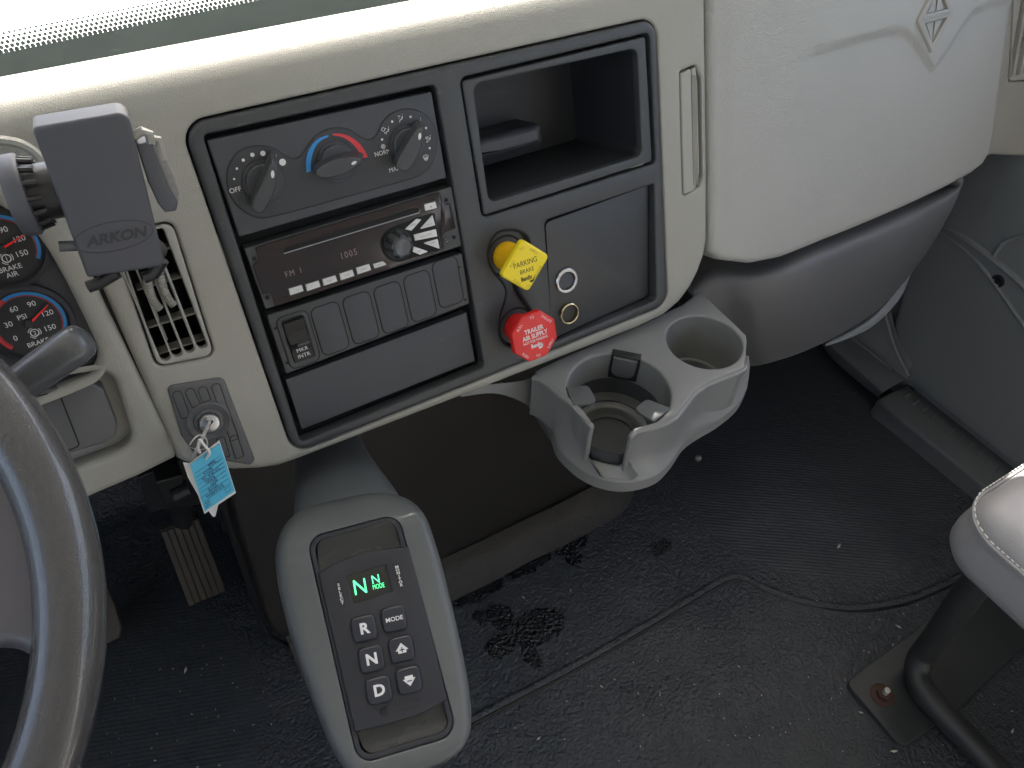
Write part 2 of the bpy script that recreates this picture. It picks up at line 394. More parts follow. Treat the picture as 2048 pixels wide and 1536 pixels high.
# ================================================================== SETTING: floor, outside, cab shell
FLC = onZ(1640, 960, 0)
def floor_mat():
    m, n, b = new_mat('black_rubber_floor'); L = n.links.new
    ge = N(n, 'ShaderNodeNewGeometry'); P = ge.outputs['Position']
    def noise_(sc, det=4, ro=.55):
        x = N(n, 'ShaderNodeTexNoise', i_Scale=sc, i_Detail=det, i_Roughness=ro); L(P, x.inputs['Vector']); return x
    def blob(c, rad, feather=.3, rag=.0, rs=18):
        src = P
        if rag:
            q = noise_(rs, 5, .7); s = N(n, 'ShaderNodeVectorMath', operation='SCALE'); s.inputs['Scale'].default_value = rag
            sb = N(n, 'ShaderNodeVectorMath', operation='SUBTRACT'); sb.inputs[1].default_value = (.5, .5, .5)
            L(q.outputs['Color'], sb.inputs[0]); L(sb.outputs[0], s.inputs[0])
            ad = N(n, 'ShaderNodeVectorMath', operation='ADD'); L(P, ad.inputs[0]); L(s.outputs[0], ad.inputs[1]); src = ad.outputs[0]
        sb = N(n, 'ShaderNodeVectorMath', operation='SUBTRACT'); sb.inputs[1].default_value = c; L(src, sb.inputs[0])
        mu = N(n, 'ShaderNodeVectorMath', operation='MULTIPLY'); mu.inputs[1].default_value = (1 / rad[0], 1 / rad[1], 0); L(sb.outputs[0], mu.inputs[0])
        ln = N(n, 'ShaderNodeVectorMath', operation='LENGTH'); L(mu.outputs[0], ln.inputs[0])
        mr = N(n, 'ShaderNodeMapRange', i_1=1 + feather / 2, i_2=1 - feather / 2); L(ln.outputs['Value'], mr.inputs[0]); return mr.outputs[0]
    def mth(op, a, c):
        x = N(n, 'ShaderNodeMath', operation=op)
        for i, y in enumerate((a, c)):
            if isinstance(y, (int, float)): x.inputs[i].default_value = y
            else: L(y, x.inputs[i])
        return x.outputs[0]
    # pebble relief
    dn = noise_(60, 2); sc = N(n, 'ShaderNodeVectorMath', operation='SCALE'); sc.inputs['Scale'].default_value = .012; L(dn.outputs['Color'], sc.inputs[0])
    ad = N(n, 'ShaderNodeVectorMath', operation='ADD'); L(P, ad.inputs[0]); L(sc.outputs[0], ad.inputs[1])
    vo = N(n, 'ShaderNodeTexVoronoi', feature='SMOOTH_F1', i_Scale=210); vo.inputs['Smoothness'].default_value = .5; L(ad.outputs[0], vo.inputs['Vector'])
    nn = noise_(140, 4); peb = mth('ADD', mth('MULTIPLY', vo.outputs['Distance'], -1.0), mth('MULTIPLY', nn.outputs[0], .9))
    # ribbed zones
    def ribs(dirv, scale):
        mp = N(n, 'ShaderNodeVectorMath', operation='DOT_PRODUCT'); mp.inputs[1].default_value = dirv; L(P, mp.inputs[0])
        return mth('SINE', mth('MULTIPLY', mp.outputs['Value'], scale), 0)
    a = onZ(1500, 950, 0); c = onZ(1700, 966, 0); d1 = (c - a).normalized(); r1 = ribs((-d1.y, d1.x, 0), 2 * PI / .0062)
    a = onZ(250, 1330, 0); c = onZ(300, 1322, 0); d2 = (c - a).normalized(); r2 = ribs((-d2.y, d2.x, 0), 2 * PI / .0062)
    m1 = blob((.97, .46, 0), (.27, .25, 1), .10); m2 = blob(tuple(onZ(170, 1500, 0)), (.24, .25, 1), .10)
    rib = mth('ADD', mth('MULTIPLY', r1, m1), mth('MULTIPLY', mth('MULTIPLY', r2, .5), m2)); mm = mth('MAXIMUM', m1, m2)
    h = mth('ADD', mth('MULTIPLY', peb, mth('SUBTRACT', 1, mth('MULTIPLY', mm, .88))), mth('MULTIPLY', rib, .085))
    h = mth('ADD', h, mth('MULTIPLY', noise_(9, 4).outputs[0], 4))
    bp = N(n, 'ShaderNodeBump', i_Strength=.8, i_Distance=.0025); L(h, bp.inputs['Height']); L(bp.outputs[0], b.inputs['Normal'])
    # dust, scuffs and wet spots
    big = ramp(n, noise_(4.5, 9, .72).outputs[0], [(.40, 0), (.64, 1)])
    dz = mth('MAXIMUM', blob((.02, .60, 0), (.09, .10, 1), 1.2, .06), blob((.45, .25, 0), (.5, .16, 1), 1.4, .2, 6))
    dz = mth('MAXIMUM', dz, blob((-.12, 1.0, 0), (.3, .16, 1), .8, .05))
    dz = mth('MAXIMUM', mth('MULTIPLY', dz, .55), .10)
    dust = mth('MULTIPLY', big, dz)
    mx = N(n, 'ShaderNodeMix', data_type='RGBA'); mx.inputs[6].default_value = (.034, .040, .048, 1); mx.inputs[7].default_value = (.095, .096, .098, 1); L(dust, mx.inputs[0])
    wet = None
    for (x, y, rx, ry) in ((1055, 1128, .045, .018), (1145, 1092, .035, .012), (1148, 1118, .016, .012), (1075, 1255, .05, .03), (1000, 1292, .026, .02), (1000, 1235, .02, .026),
                           (955, 1180, .05, .02), (960, 1235, .012, .01), (1062, 1310, .012, .03), (1320, 1095, .02, .014)):
        k = blob(tuple(onZ(x, y, 0)), (rx, ry, 1), .12, .03, 55); wet = k if wet is None else mth('MAXIMUM', wet, k)
    m2_ = N(n, 'ShaderNodeMix', data_type='RGBA'); m2_.inputs[7].default_value = (.006, .008, .010, 1); L(mx.outputs[2], m2_.inputs[6]); L(wet, m2_.inputs[0])
    # fine pale specks
    sp = N(n, 'ShaderNodeTexVoronoi', i_Scale=75); L(P, sp.inputs['Vector']); k = ramp(n, sp.outputs['Distance'], [(.035, 1), (.06, 0)])
    k = mth('MULTIPLY', k, ramp(n, noise_(14, 3).outputs[0], [(.55, 0), (.62, 1)]))
    m3 = N(n, 'ShaderNodeMix', data_type='RGBA'); m3.inputs[7].default_value = (.3, .29, .26, 1); L(m2_.outputs[2], m3.inputs[6]); L(mth('MULTIPLY', k, .8), m3.inputs[0])
    L(m3.outputs[2], b.inputs['Base Color'])
    ro = N(n, 'ShaderNodeMapRange', i_3=.38, i_4=.58); L(noise_(7, 6, .65).outputs[0], ro.inputs[0])
    L(mth('SUBTRACT', ro.outputs[0], mth('MULTIPLY', wet, .22)), b.inputs['Roughness'])
    b.inputs['Specular IOR Level'].default_value = .5
    return m
FLOOR = floor_mat()
g = G()
# floor with firewall toe board rising under the dashboard and the moulded cove in front of the engine cover
nx, ny = 150, 110; xs = [-1.1 + 2.38 * i / nx for i in range(nx + 1)]; ys = [-.7 + 2.1 * j / ny for j in range(ny + 1)]
def fz(x, y):
    z = 0
    e = y - (.97 if x < .6 else 1.0)
    if e > 0: z = e * 1.2
    z += .004 * noise.noise(Vector((x * 5, y * 5, 0)))
    # small heel dent on the driver side
    d = math.hypot((x + .11) / .05, (y - .44) / .05); z -= .004 * math.exp(-d * d)
    return z
g.add([(x, y, fz(x, y)) for y in ys for x in xs], [(j * (nx + 1) + i, j * (nx + 1) + i + 1, (j + 1) * (nx + 1) + i + 1, (j + 1) * (nx + 1) + i) for j in range(ny) for i in range(nx)])
o = lnk('floor', g, FLOOR); o['kind'] = 'structure'
# moulded seam ridge on the rubber floor
pts = cat([tuple(onZ(x, y, .001)) for x, y in ((900, 1470), (955, 1438), (1150, 1335), (1300, 1250), (1430, 1172), (1462, 1158), (1488, 1157), (1530, 1177), (1600, 1203), (1690, 1218), (1770, 1212), (1850, 1190), (1950, 1140), (2060, 1060))], 6, False)
o = lnk('floor_seam', tube([(x, y + .004, z) for x, y, z in pts], .0058, 10, flat=.75, up=(0, 0, 1)), FLOOR); o['kind'] = 'structure'
pts = cat([tuple(onZ(x, y, .010)) for x, y in ((180, 1225), (300, 1215), (400, 1250), (470, 1300), (520, 1350))], 6, False)

o = lnk('seam_shade_line', tube([(x, y - .0035, -.0005) for x, y, z in cat([tuple(onZ(x, y, .001)) for x, y in ((900, 1470), (955, 1438), (1150, 1335), (1300, 1250), (1430, 1172), (1462, 1158), (1488, 1157), (1530, 1177), (1600, 1203), (1690, 1218), (1770, 1212), (1850, 1190), (1950, 1140), (2060, 1060))], 6, False)], .0028, 8), BLKG); o['kind'] = 'structure'  # dark tube drawn as the shade beside the seam ridge
# cove strip, dusty, between the floor and the engine cover
COVE = mat('dusty_rubber_cove', (.036, .034, .031), .6, grain=1.0, gscale=420, var=.25, vscale=14, dust=.25, dustcol=(.11, .10, .09))
def sst_(x):
    t = max(0, min(1, (x - .58) / .2)); return t * t * (3 - 2 * t)
rings = []
for y, z in ((.50, -.012), (.535, .001), (.552, .008), (.566, .020), (.574, .034), (.578, .06)):
    rings.append([Vector((x, y + .004 * noise.noise(Vector((x * 9, 3, y))) + .10 * sst_(x), z * (1 - sst_(x)) - .006 * sst_(x))) for x in [.0 + .80 * i / 52 for i in range(53)]])
o = lnk('floor_cove', loft(rings, closed=False), COVE); o['kind'] = 'structure'

# outside: ground, hood, windshield
g = G().add([(-60, -40, -1.1), (60, -40, -1.1), (60, 90, -1.1), (-60, 90, -1.1)], [(0, 1, 2, 3)])
o = lnk('ground', g, GRAV); o['kind'] = 'structure'
rings = []
for y, dz in ((1.12, 0), (1.5, -.03), (2.0, -.09), (2.5, -.19), (2.75, -.32), (2.8, -.6)):
    rings.append([Vector((x, y, .62 + dz - .09 * (abs(x) / 1.0) ** 3)) for x in [-.95 + 1.9 * i / 24 for i in range(25)]])
hd = lnk('hood', loft(rings, closed=False), HOODM); tag(hd, 'sunlit white truck hood seen beyond the windshield', 'hood')

WS = Frame(onY(0, 180, .93), onY(400, 91, .93) - onY(0, 180, .93), (0, .55, .84))
uvs = WS.px([(0, 185), (0, 72), (347, 0)])
vb = WS.pix(200, 135)[1] - .05; vt = (WS.pix(0, 62)[1] + WS.pix(330, -6)[1]) / 2
ws = thing('windshield', WS.P(0, vb), 'windshield with black lower band and dotted edge above the dashboard', 'windshield')
vd = (WS.pix(0, 74)[1] + WS.pix(350, 0)[1]) / 2
g = slab(WS, rect(-.9, vb, 1.0, vd - .016), w=0, r=0, depth=.004)
lnk('black_band', g, FRIT, ws)
g = G(); st = .0052
for row in range(5):
    for i in range(-120, 190):
        u = (i + .5 * (row % 2)) * st; v = vd - .016 + (row + .3) * st * .8
        rr = .0027 - .0003 * row
        c = [WS.P(u + rr * math.cos(k * PI / 3), v + rr * math.sin(k * PI / 3), .0002) for k in range(6)]
        g.add(c, [tuple(range(6))])
d_ = lnk('dot_pattern', g, FRIT, ws)
GLASS, n_, b_ = new_mat('clear_glass'); n_.nodes.remove(b_)
tr = N(n_, 'ShaderNodeBsdfTransparent'); tr.inputs[0].default_value = (.93, .96, .95, 1); gl = N(n_, 'ShaderNodeBsdfGlossy'); gl.inputs['Roughness'].default_value = .02
ms = N(n_, 'ShaderNodeMixShader'); ms.inputs[0].default_value = .06
n_.links.new(tr.outputs[0], ms.inputs[1]); n_.links.new(gl.outputs[0], ms.inputs[2]); n_.links.new(ms.outputs[0], n_.nodes['Material Output'].inputs[0])
lnk('glass', slab(WS, rect(-.95, vb, 1.25, .75), w=.001, r=0, depth=.0005), GLASS, ws)

# unseen cab roof cut to hold back sun, with the windshield opening in front and the side windows left open
g = box(Frame((0, 0, 1.62), (1, 0, 0), (0, 1, 0)), -1.25, -1.2, 0, 1.28, 1.088, .04)
rf = lnk('unseen_cab_roof', g, ROOFM); tag(rf, 'unseen grey headliner roof added above the camera to block sun from the cab', 'roof')

rw = box(Frame((0, -1.2, 0), (1, 0, 0), (0, 0, 1)), -1.25, -.1, -.04, 1.28, 1.66, 0)  # unseen wall added to cut light from behind
rw_ = lnk('unseen_rear_wall', rw, ROOFM); tag(rw_, 'unseen grey rear wall of the cab added behind the camera to make the light directional', 'wall')
lh = box(Frame((-1.1, 0, 0), (0, 1, 0), (0, 0, 1)), -1.2, 1.42, -.03, 1.2, 1.66, 0)  # unseen header added to shape light from the driver side window
lh_ = lnk('unseen_window_header', lh, ROOFM); tag(lh_, 'unseen grey header added above the driver side window to shape its light', 'window header')
# ================================================================== DASHBOARD
cowl = G().add([(-1.1, .64, .865), (1.3, .64, .865), (1.3, .93, .735), (-1.1, .93, .735), (-1.1, .99, .70), (1.3, .99, .70)], [(0, 1, 2, 3), (3, 2, 5, 4)])  # hidden sheet added to stop sun passing in front of the dashboard
co_ = lnk('sun_block_cowl', cowl, FRIT); tag(co_, 'hidden dark cowl added between the dashboard top and the windshield to block sun', 'cowl')
fwl = G().add([(-1.1, .975, .712), (1.3, .975, .712), (1.3, 1.32, .38), (-1.1, 1.32, .38), (-1.1, 1.34, -.1), (1.3, 1.34, -.1)], [(0, 1, 2, 3), (3, 2, 5, 4)])  # hidden sheet added to stop sun reaching the floor
fw_ = lnk('firewall', fwl, COVER); tag(fw_, 'hidden dark firewall added far under the dashboard to block sun', 'firewall')
lw = G().add([(-1.1, 1.4, -.1), (-1.1, -1, -.1), (-1.1, -1, .9), (-1.1, 1.4, .9)], [(0, 1, 2, 3)])  # unseen door skin added to close the left side to light
lw_ = lnk('unseen_driver_door', lw, DOORM); tag(lw_, 'unseen plain dark driver door skin added outside the left edge to shut out light', 'door')
Q0, RA, TM = -.070, .034, math.radians(64)
def CM(u, q, w):
    if q <= Q0: return PAN.P(u, q, w)
    th = (q - Q0) / RA
    if th <= TM: return PAN.P(u, Q0 + (RA + w) * math.sin(th), -RA + (RA + w) * math.cos(th))
    s = q - Q0 - RA * TM; L1 = .004; v = Q0 + RA * math.sin(TM); ww = -RA + RA * math.cos(TM)
    a = min(s, L1); v += a * math.cos(TM); ww -= a * math.sin(TM); th = TM
    if s > L1:
        R2 = .03; ph = min((s - L1) / R2, 1.3); v += R2 * (math.sin(TM + ph) - math.sin(TM)); ww -= R2 * (math.cos(TM) - math.cos(TM + ph)); th = TM + ph
    return PAN.P(u, v + w * math.sin(th), ww + w * math.cos(th))
dash = thing('dashboard', PAN.P(.27, -.40, -.05), 'beige truck dashboard with black centre panel, curved sunlit top and dark lower edge', 'dashboard')
QT = Q0 + RA * TM + .004 + .03 * 1.25
bot = PAN.px([(355, 921), (372, 929), (400, 936), (430, 941), (470, 944), (520, 942), (560, 936), (600, 922)])
sh_out = [(-.55, QT), (-.55, -.094), (-.0300, -.094), (-.0262, -.102)] + bot + PAN.px([(985, 773), (1280, 657), (1330, 633), (1362, 606), (1385, 575), (1400, 545), (1412, 512), (1418, 480)]) + [(.5775, -.25), (.5775, QT)]
BEZ = rect(.0680, -.3865, .5128, -.0860, .017, 6)
def Q(pts): return PAN.px(pts)
vent_hole = rpoly(Q([(222, 470), (346, 440), (432, 712), (312, 736)]), .008)
ign_hole = rpoly(Q([(331, 769), (446, 751), (512, 926), (395, 926)]), .006)
tray_hole = rpoly(Q([(1360, 143), (1392, 129), (1404, 160), (1406, 352), (1399, 374), (1366, 394)]), [.003, .004, .006, .004, .004, .004])
g = slab(PAN, sh_out, [offset(BEZ, -.0016), vent_hole, tray_hole], w=0, r=.009, depth=.05, step=.009, fmap=CM, hr=.0028, hdepth=.02, n=4)
lnk('center_shell', g, BEIGE, dash, sharp=60)

# driver side shell
drv = Q([(-160, 1130), (60, 1046), (175, 1000), (280, 955), (352, 919), (352, 900)])
drv_out = [(-.55, -.0955)] + [(-.55, drv[0][1])] + drv + [(-.0290, -.20), (-.0290, -.104), (-.0310, -.0955)]
clus = Q(cat([(-260, 400), (-120, 390), (0, 415), (61, 459), (92, 496), (124, 550), (156, 612), (183, 668), (198, 712), (186, 745), (150, 765), (60, 800), (-60, 840), (-200, 870), (-330, 600)], 4))
pock = rpoly(Q([(-80, 800), (120, 757), (224, 742), (272, 893), (150, 940), (-80, 990)]), [.004, .02, .014, .016, .02, .004], 8)
g = slab(PAN, drv_out, [clus, pock], w=0, r=.008, depth=.04, step=.010, fmap=CM, hr=.007, hdepth=.022, n=5)
lnk('driver_shell', g, BEIGE, dash, sharp=60)
g = flat(PAN, offset(clus[::-1] if area(clus) < 0 else clus, -.004), -.014, .001); lnk('cluster_panel', g, CLUST, dash)
g = flat(PAN, offset(pock[::-1] if area(pock) < 0 else pock, -.004), -.020, .001); lnk('pocket_floor', g, BEIGE2, dash)
# brow over the instrument cluster
br = cat([tuple(PAN.P(*PAN.pix(x, y, .012), .012)) for x, y in ((-140, 300), (-60, 283), (0, 281), (45, 290), (78, 314), (100, 350), (118, 400))], 5, False)
lnk('cluster_brow', tube(br, .0035, 8), BEIGE2, dash)
# dark strip in the seam between the two shells
lnk('seam_strip', box(PAN, -.0294, -.345, -.03, -.0258, -.105, -.008), VOID, dash)
pc = rpoly(Q([(60, 790), (182, 767), (208, 782), (236, 852), (234, 875), (214, 889), (143, 910), (60, 935)]), [.0, .004, .004, .004, .006, .004, 0, 0])
cv = slab(PAN, pc, w=-.003, r=.0025, depth=.016); cvo = lnk('pocket_cover', cv, KNEE, dash)
lnk('cover_groove', stroke(PAN, rpoly(Q([(40, 800), (118, 788), (160, 895), (100, 918), (60, 930)]), .003), -.0031, .0006, closed=True), VOID, cvo)

# passenger side fascia behind the glove box with the far vent
FP = Frame(PAN.P(0, 0, -.035), PAN.U, PAN.V)
ps = FP.px([(1960, 318), (1985, 309), (2050, 312), (2140, 330), (2160, -140), (1960, -140)])
fvh = rpoly(FP.px([(2030, -90), (2100, -90), (2100, 158), (2019, 163)]), .003)
lnk('passenger_fascia', slab(FP, ps, [fvh], w=0, r=.004, depth=.03), BEIGE2, dash)
lnk('gap_shadow', slab(PAN, rpoly([(.572, -.35), (.585, -.35), (.585, .05), (.572, .05)], 0), w=-.03, r=0, depth=.002), VOID, dash)

sv = thing('side_vent', FP.P(1.15, -.1, 0), 'beige louvred air vent at the top right corner beyond the glove box', 'air vent')
su = [FP.pix(x, 100)[0] for x in (2021, 2036, 2051, 2066, 2081)]
lnk('louvre_frame', slab(FP, offset(fvh if area(fvh) > 0 else fvh[::-1], .001), [rect(a + .0035, FP.pix(2030, 152)[1], b - .0035, FP.pix(2030, 152)[1] + .15, .003, 3) for a, b in zip(su, su[1:])], w=.001, r=.001, depth=.01, hr=.0008), BEIGE2, sv)
lnk('duct', flat(FP, fvh, -.03, .001), VOID, sv)
for k in range(5):
    vv_ = FP.pix(2030, 118)[1] + k * .026
    lnk('vane', box(FP, su[0], vv_, -.012, su[-1], vv_ + .0018, -.004), BEIGE2, sv)

# lower slate panel under the glove box
def pw(x, y, w): return PAN.P(*PAN.pix(x, y, w), w)
rows = [[pw(x, y, -.016) for x, y in ((1375, 560), (1425, 528), (1510, 531), (1600, 503), (1700, 463), (1800, 420), (1890, 378), (1926, 352))],
        [pw(x, y, .004) for x, y in ((1385, 590), (1432, 558), (1513, 557), (1606, 530), (1708, 490), (1805, 447), (1893, 396), (1927, 362))],
        [pw(x, y, .006) for x, y in ((1400, 640), (1450, 610), (1520, 600), (1612, 573), (1715, 530), (1808, 484), (1892, 424), (1922, 378))],
        [pw(x, y, -.004) for x, y in ((1440, 700), (1480, 690), (1530, 672), (1615, 643), (1712, 596), (1800, 538), (1878, 460), (1914, 398))],
        [pw(x, y, -.022) for x, y in ((1470, 738), (1500, 733), (1535, 727), (1608, 703), (1692, 662), (1772, 605), (1850, 510), (1905, 418))]]
for r_ in rows:
    for i_, dw_ in ((0, -.055), (1, -.048), (2, -.020)): r_[i_] = r_[i_] + (r_[i_] - CAM).normalized() * (-dw_ * 1.3)
lnk('knee_panel', patch(rows, 6, skirt=(0, .06, -.0)), KNEE, dash, sharp=70)
# crescent lip under the knee panel
lp = cat([tuple(pw(x, y, -.03)) for x, y in ((1650, 690), (1700, 668), (1745, 640), (1790, 592), (1815, 545), (1850, 490))], 5, False)
lnk('panel_lip', tube(lp, [.002 + .006 * math.sin(PI * i / (len(lp) - 1)) for i in range(len(lp))], 8), DOORM, dash)

# ---------------- glove box
gb = thing('glove_box', PAN.P(.84, -.38, -.03), 'large grey beige glove box lid with a diamond emblem, right of the centre panel', 'glove box')
lid = Q([(1421, 300), (1421, 470), (1424, 505), (1440, 522), (1500, 528), (1560, 515), (1620, 494), (1700, 462), (1800, 420), (1890, 380), (1950, 350), (1975, 332), (1988, 312), (1997, 275), (2012, 160), (2030, 20)])
u0, u1 = lid[0][0], .5805
crease = Q([(1560, 118), (1640, 98), (1700, 78), (1760, 62), (1790, 63), (1812, 82), (1850, 138), (1880, 100), (1910, 55), (1935, 25), (1975, 8), (2040, -4)])
def crz(u):
    for a, b in zip(crease, crease[1:]):
        if a[0] <= u <= b[0]: return a[1] + (b[1] - a[1]) * (u - a[0]) / (b[0] - a[0])
    return crease[0][1] if u < crease[0][0] else crease[-1][1]
def sst(x): x = max(0, min(1, x)); return x * x * (3 - 2 * x)
def lidw(u, q):
    x = (u - .84) / .27; y = (q + .2) / .2
    b = .016 * max(0, 1 - x * x) * max(0, 1 - .6 * y * y) * sst((u - .58) / .03 + 0)
    amp = .0055 * sst((u - crease[0][0]) / .09)
    return b - amp * (1 - sst((q - crz(u)) / .006 + .5)) 
lid_out = [(u1, QT)] + [(u1, -.12)] + [(u1, p[1]) if i < 3 else p for i, p in enumerate(lid)] + [(1.115, -.10), (1.125, QT)]
lnk('lid', slab(PAN, clean(lid_out), w=-.001, r=.009, depth=.035, step=.0052, fmap=CM, wf=lidw, n=4), LIDM, gb, sharp=60)
ew = .0125
EC = PAN.pix(1866, 33, ew); EF = PAN.at(EC[0], EC[1], ew)
dia = lambda a, b, r=.004: rpoly([(-a, 0), (0, -b), (a, 0), (0, b)], [r, .001, r, .001], 5)
em = lnk('emblem_frame', slab(EF, dia(.0335, .0400), [dia(.0245, .0290, .002)], w=.0048, r=.0022, depth=.010, hr=.0012, hdepth=.006), BEIGE2, gb)
lnk('emblem_plate', flat(EF, dia(.0255, .0300), .0004, .0006), mat('emblem_shadow_grey', (.26, .255, .24), .5), em)
lnk('emblem_bar', slab(EF, rect(-.0275, -.0042, .0275, .0048, .001), w=.0046, r=.0008, depth=.005), LIDM, em)
text(EF, 'INTERNATIONAL', 0, .0003, .0048, GREYP, em, 'emblem_lettering', w=.0046, sx=.92)
for s in (-1, 1):
    lnk('emblem_ray', flat(EF, [(s * .0015, -.0055), (s * .0140, -.0055), (s * .0018, -.0240)], .0016, .0008), LIDM, em)
    lnk('emblem_ray', flat(EF, [(s * .0015, .006), (s * .0018, .025), (s * .0140, .006)][::1], .0016, .0008), LIDM, em)

# ---------------- black centre bezel
st_open = rpoly(Q([(405, 270), (869, 169), (967, 733), (601, 884)]), .004)
cub_out = rpoly(Q([(918, 156), (1297, 65), (1310, 326), (963, 436)]), .006)
rp_open = rpoly(Q([(1087, 441), (1306, 367), (1311, 600), (1106, 684)]), [.006, .002, .006, .004])
valve = cat(Z6([(300, 243), (380, 245), (440, 275), (480, 340), (478, 440), (440, 560), (395, 640), (382, 700), (400, 760), (460, 850), (510, 930), (520, 1040), (480, 1130), (400, 1195), (320, 1200), (255, 1150), (232, 1060), (240, 940), (275, 830), (288, 740), (258, 670), (190, 590), (148, 500), (142, 410), (170, 320), (225, 260)]), 3)
valve_h = Q(valve)
lnk('center_bezel', slab(PAN, BEZ, [st_open, cub_out, rp_open, valve_h], w=.0022, r=.0038, depth=.02, hr=.0022, hdepth=.014), BLK, dash)
lnk('stack_backing', flat(PAN, rect(.07, -.383, .28, -.09), -.018, .001), VOID, dash)
lnk('recess_shade_line', stroke(PAN, valve_h, .0012, .0016, closed=True), VOID, dash)  # dark line painted in for the shaded recess wall
lnk('valve_recess', flat(PAN, offset(valve_h if area(valve_h) > 0 else valve_h[::-1], -.003), -.0045, .001), BLK, dash)

# ---------------- storage bin (open cubby)
cb = thing('storage_bin', PAN.P(.41, -.17, -.03), 'open black storage cubby with thick frame at the upper right of the centre panel', 'storage bin')
fr_o = rpoly(Q([(922, 162), (1289, 73), (1303, 322), (967, 431)]), .003)
fr_i = rpoly(PAN.px([(946, 169), (1274, 96), (1284, 311), (978, 406)], .001), .008)
lnk('frame', slab(PAN, fr_o, [fr_i], w=.0015, r=.0015, depth=.01, hr=.0015), BLK, cb)
fi = fr_i if area(fr_i) > 0 else fr_i[::-1]
cx = sum(p[0] for p in fi) / len(fi); cy = sum(p[1] for p in fi) / len(fi)
sc = lambda k: [(cx + (u - cx) * k, cy + (v - cy) * k) for u, v in fi]
BIN = mat('bin_black_plastic', (.022, .024, .028), .5, grain=.2, gscale=2500, kind='fine', scratch=.5)
lnk('bin_walls', loft([[PAN.P(u, v, -.001) for u, v in sc(1.003)], [PAN.P(u, v, -.09) for u, v in sc(.96)], [PAN.P(u, v, -.105) for u, v in sc(.9)]], True, False).add([PAN.P(u, v, -.105) for u, v in sc(.9)], [tuple(range(len(fi)))]), BIN, cb)
ul, ur = min(p[0] for p in fi), max(p[0] for p in fi); vl = min(p[1] for p in fi)
la, lb = PAN.pix(959, 280, -.058), PAN.pix(1088, 294, -.058)
lnk('inner_ledge', slab(PAN, rect(ul - .002, PAN.pix(965, 322, -.058)[1], lb[0], la[1], .003), w=-.058, r=.006, depth=.05, back=True), mat('ledge_plastic', (.05, .053, .065), .4), cb)

# ---------------- climate control
HP = lambda pts, w=0: PAN.px(Z3(pts), w)
cc = thing('climate_control', PAN.P(.175, -.14, 0), 'black heater control plate with three rotary dials at the top of the left stack', 'climate control')
plate = rpoly(Q([(413, 281), (863, 183), (893, 356), (478, 474)]), .002)
lnk('face_plate', slab(PAN, plate, w=.0002, r=.0012, depth=.012), BLK2, cc)
gog = cat([(168, 660), (180, 570), (235, 485), (315, 450), (395, 446), (470, 465), (535, 508), (590, 524), (640, 500), (680, 435), (735, 375), (810, 338), (885, 332), (950, 352), (1005, 392), (1060, 406), (1108, 372), (1142, 300), (1205, 238), (1290, 213), (1380, 230), (1450, 290), (1482, 380), (1476, 480), (1445, 565), (1385, 622), (1300, 655), (1000, 738), (700, 822), (430, 890), (340, 886), (250, 835), (190, 755)], 3)
RAIS = mat('raised_control_area', (.036, .038, .044), .5, grain=.25, gscale=4000, kind='fine')
lnk('raised_area', slab(PAN, HP(gog), w=.0012, r=.0008, depth=.002), RAIS, cc)
lnk('outline_groove', stroke(PAN, offset([p for p in HP(gog)][::1] if area(HP(gog)) > 0 else HP(gog)[::-1], -.0002), .0005, .0004, closed=True), BLKG, cc)
WF = .0013
for k, (c_, top, mk) in enumerate((((397, 665), [(452, 548), (478, 575), (486, 640), (470, 730), (440, 790), (412, 845), (385, 868), (350, 862), (328, 828), (345, 770), (385, 690), (425, 600)], (455, 622, 13, 30, -.30)),
                             ((857, 545), [(732, 600), (738, 636), (765, 650), (820, 647), (900, 625), (980, 580), (1014, 545), (1010, 525), (965, 514), (900, 518), (830, 538), (770, 568)], (965, 551, 24, 12, .25)),
                             ((1300, 437), [(1395, 335), (1402, 375), (1390, 450), (1350, 540), (1325, 580), (1290, 606), (1252, 596), (1236, 568), (1255, 515), (1300, 430), (1345, 365), (1370, 338)], (1377, 384, 13, 28, -.35)))):
    u, v = PAN.px(Z3([c_]), WF)[0]
    kn = lnk('dial_knob', lathe(PAN, u, v, [(.0168, WF - .0005), (.0164, .0014), (.0164, .0022), (.0140, .0024), (.0140, .0055), (.0130, .0065)]), BLKG if 0 else BLK2, cc)
    lnk('dial_ring', lathe(PAN, u, v, [(.0172, WF - .001), (.0172, WF + .0003), (.0163, WF + .0003)], cap1=False), BLKG, kn)
    tf = PAN.px(Z3(cat(top, 2)), .018); tf = tf if area(tf) > 0 else tf[::-1]
    cxx = sum(p[0] for p in tf) / len(tf); cyy = sum(p[1] for p in tf) / len(tf)
    a_ = [PAN.P(uu, vv, .018) for uu, vv in offset(tf, .0012)]; b_2 = [PAN.P(uu, vv, .0172) for uu, vv in tf]
    c_2 = [PAN.P((uu - cxx) * 1.12 + u, (vv - cyy) * 1.12 + v, .004) for uu, vv in tf]
    hg = loft([c_2, b_2, a_], True); hg.add(a_, [tuple(range(len(a_)))])
    hn = lnk('handle', hg, BLK, kn, sharp=30)
    mx_, my_, ra_, rb_, an = mk; mu, mv = PAN.px(Z3([(mx_, my_)]), .018)[0]
    lnk('pointer_mark', flat(PAN, circ(mu, mv, ra_ * .00010, 16, rb_ * .00010, an), .018, .0003), WHITE, kn)
for x, y, r_ in ((212, 650, 6), (229, 585, 7), (269, 532, 9), (326, 499, 12), (392, 490, 15), (458, 507, 17), (515, 545, 20)):
    u, v = HP([(x, y)])[0]; lnk('fan_dot', flat(PAN, circ(u, v, r_ * .000135, 16), WF - .0001), WHITE, cc)
for x, y in ((1138, 403), (1201, 291), (1316, 261), (1413, 331), (1436, 457)):
    u, v = HP([(x, y)])[0]; lnk('mode_dot', flat(PAN, circ(u, v, .0010, 12), WF - .0001), WHITE, cc)
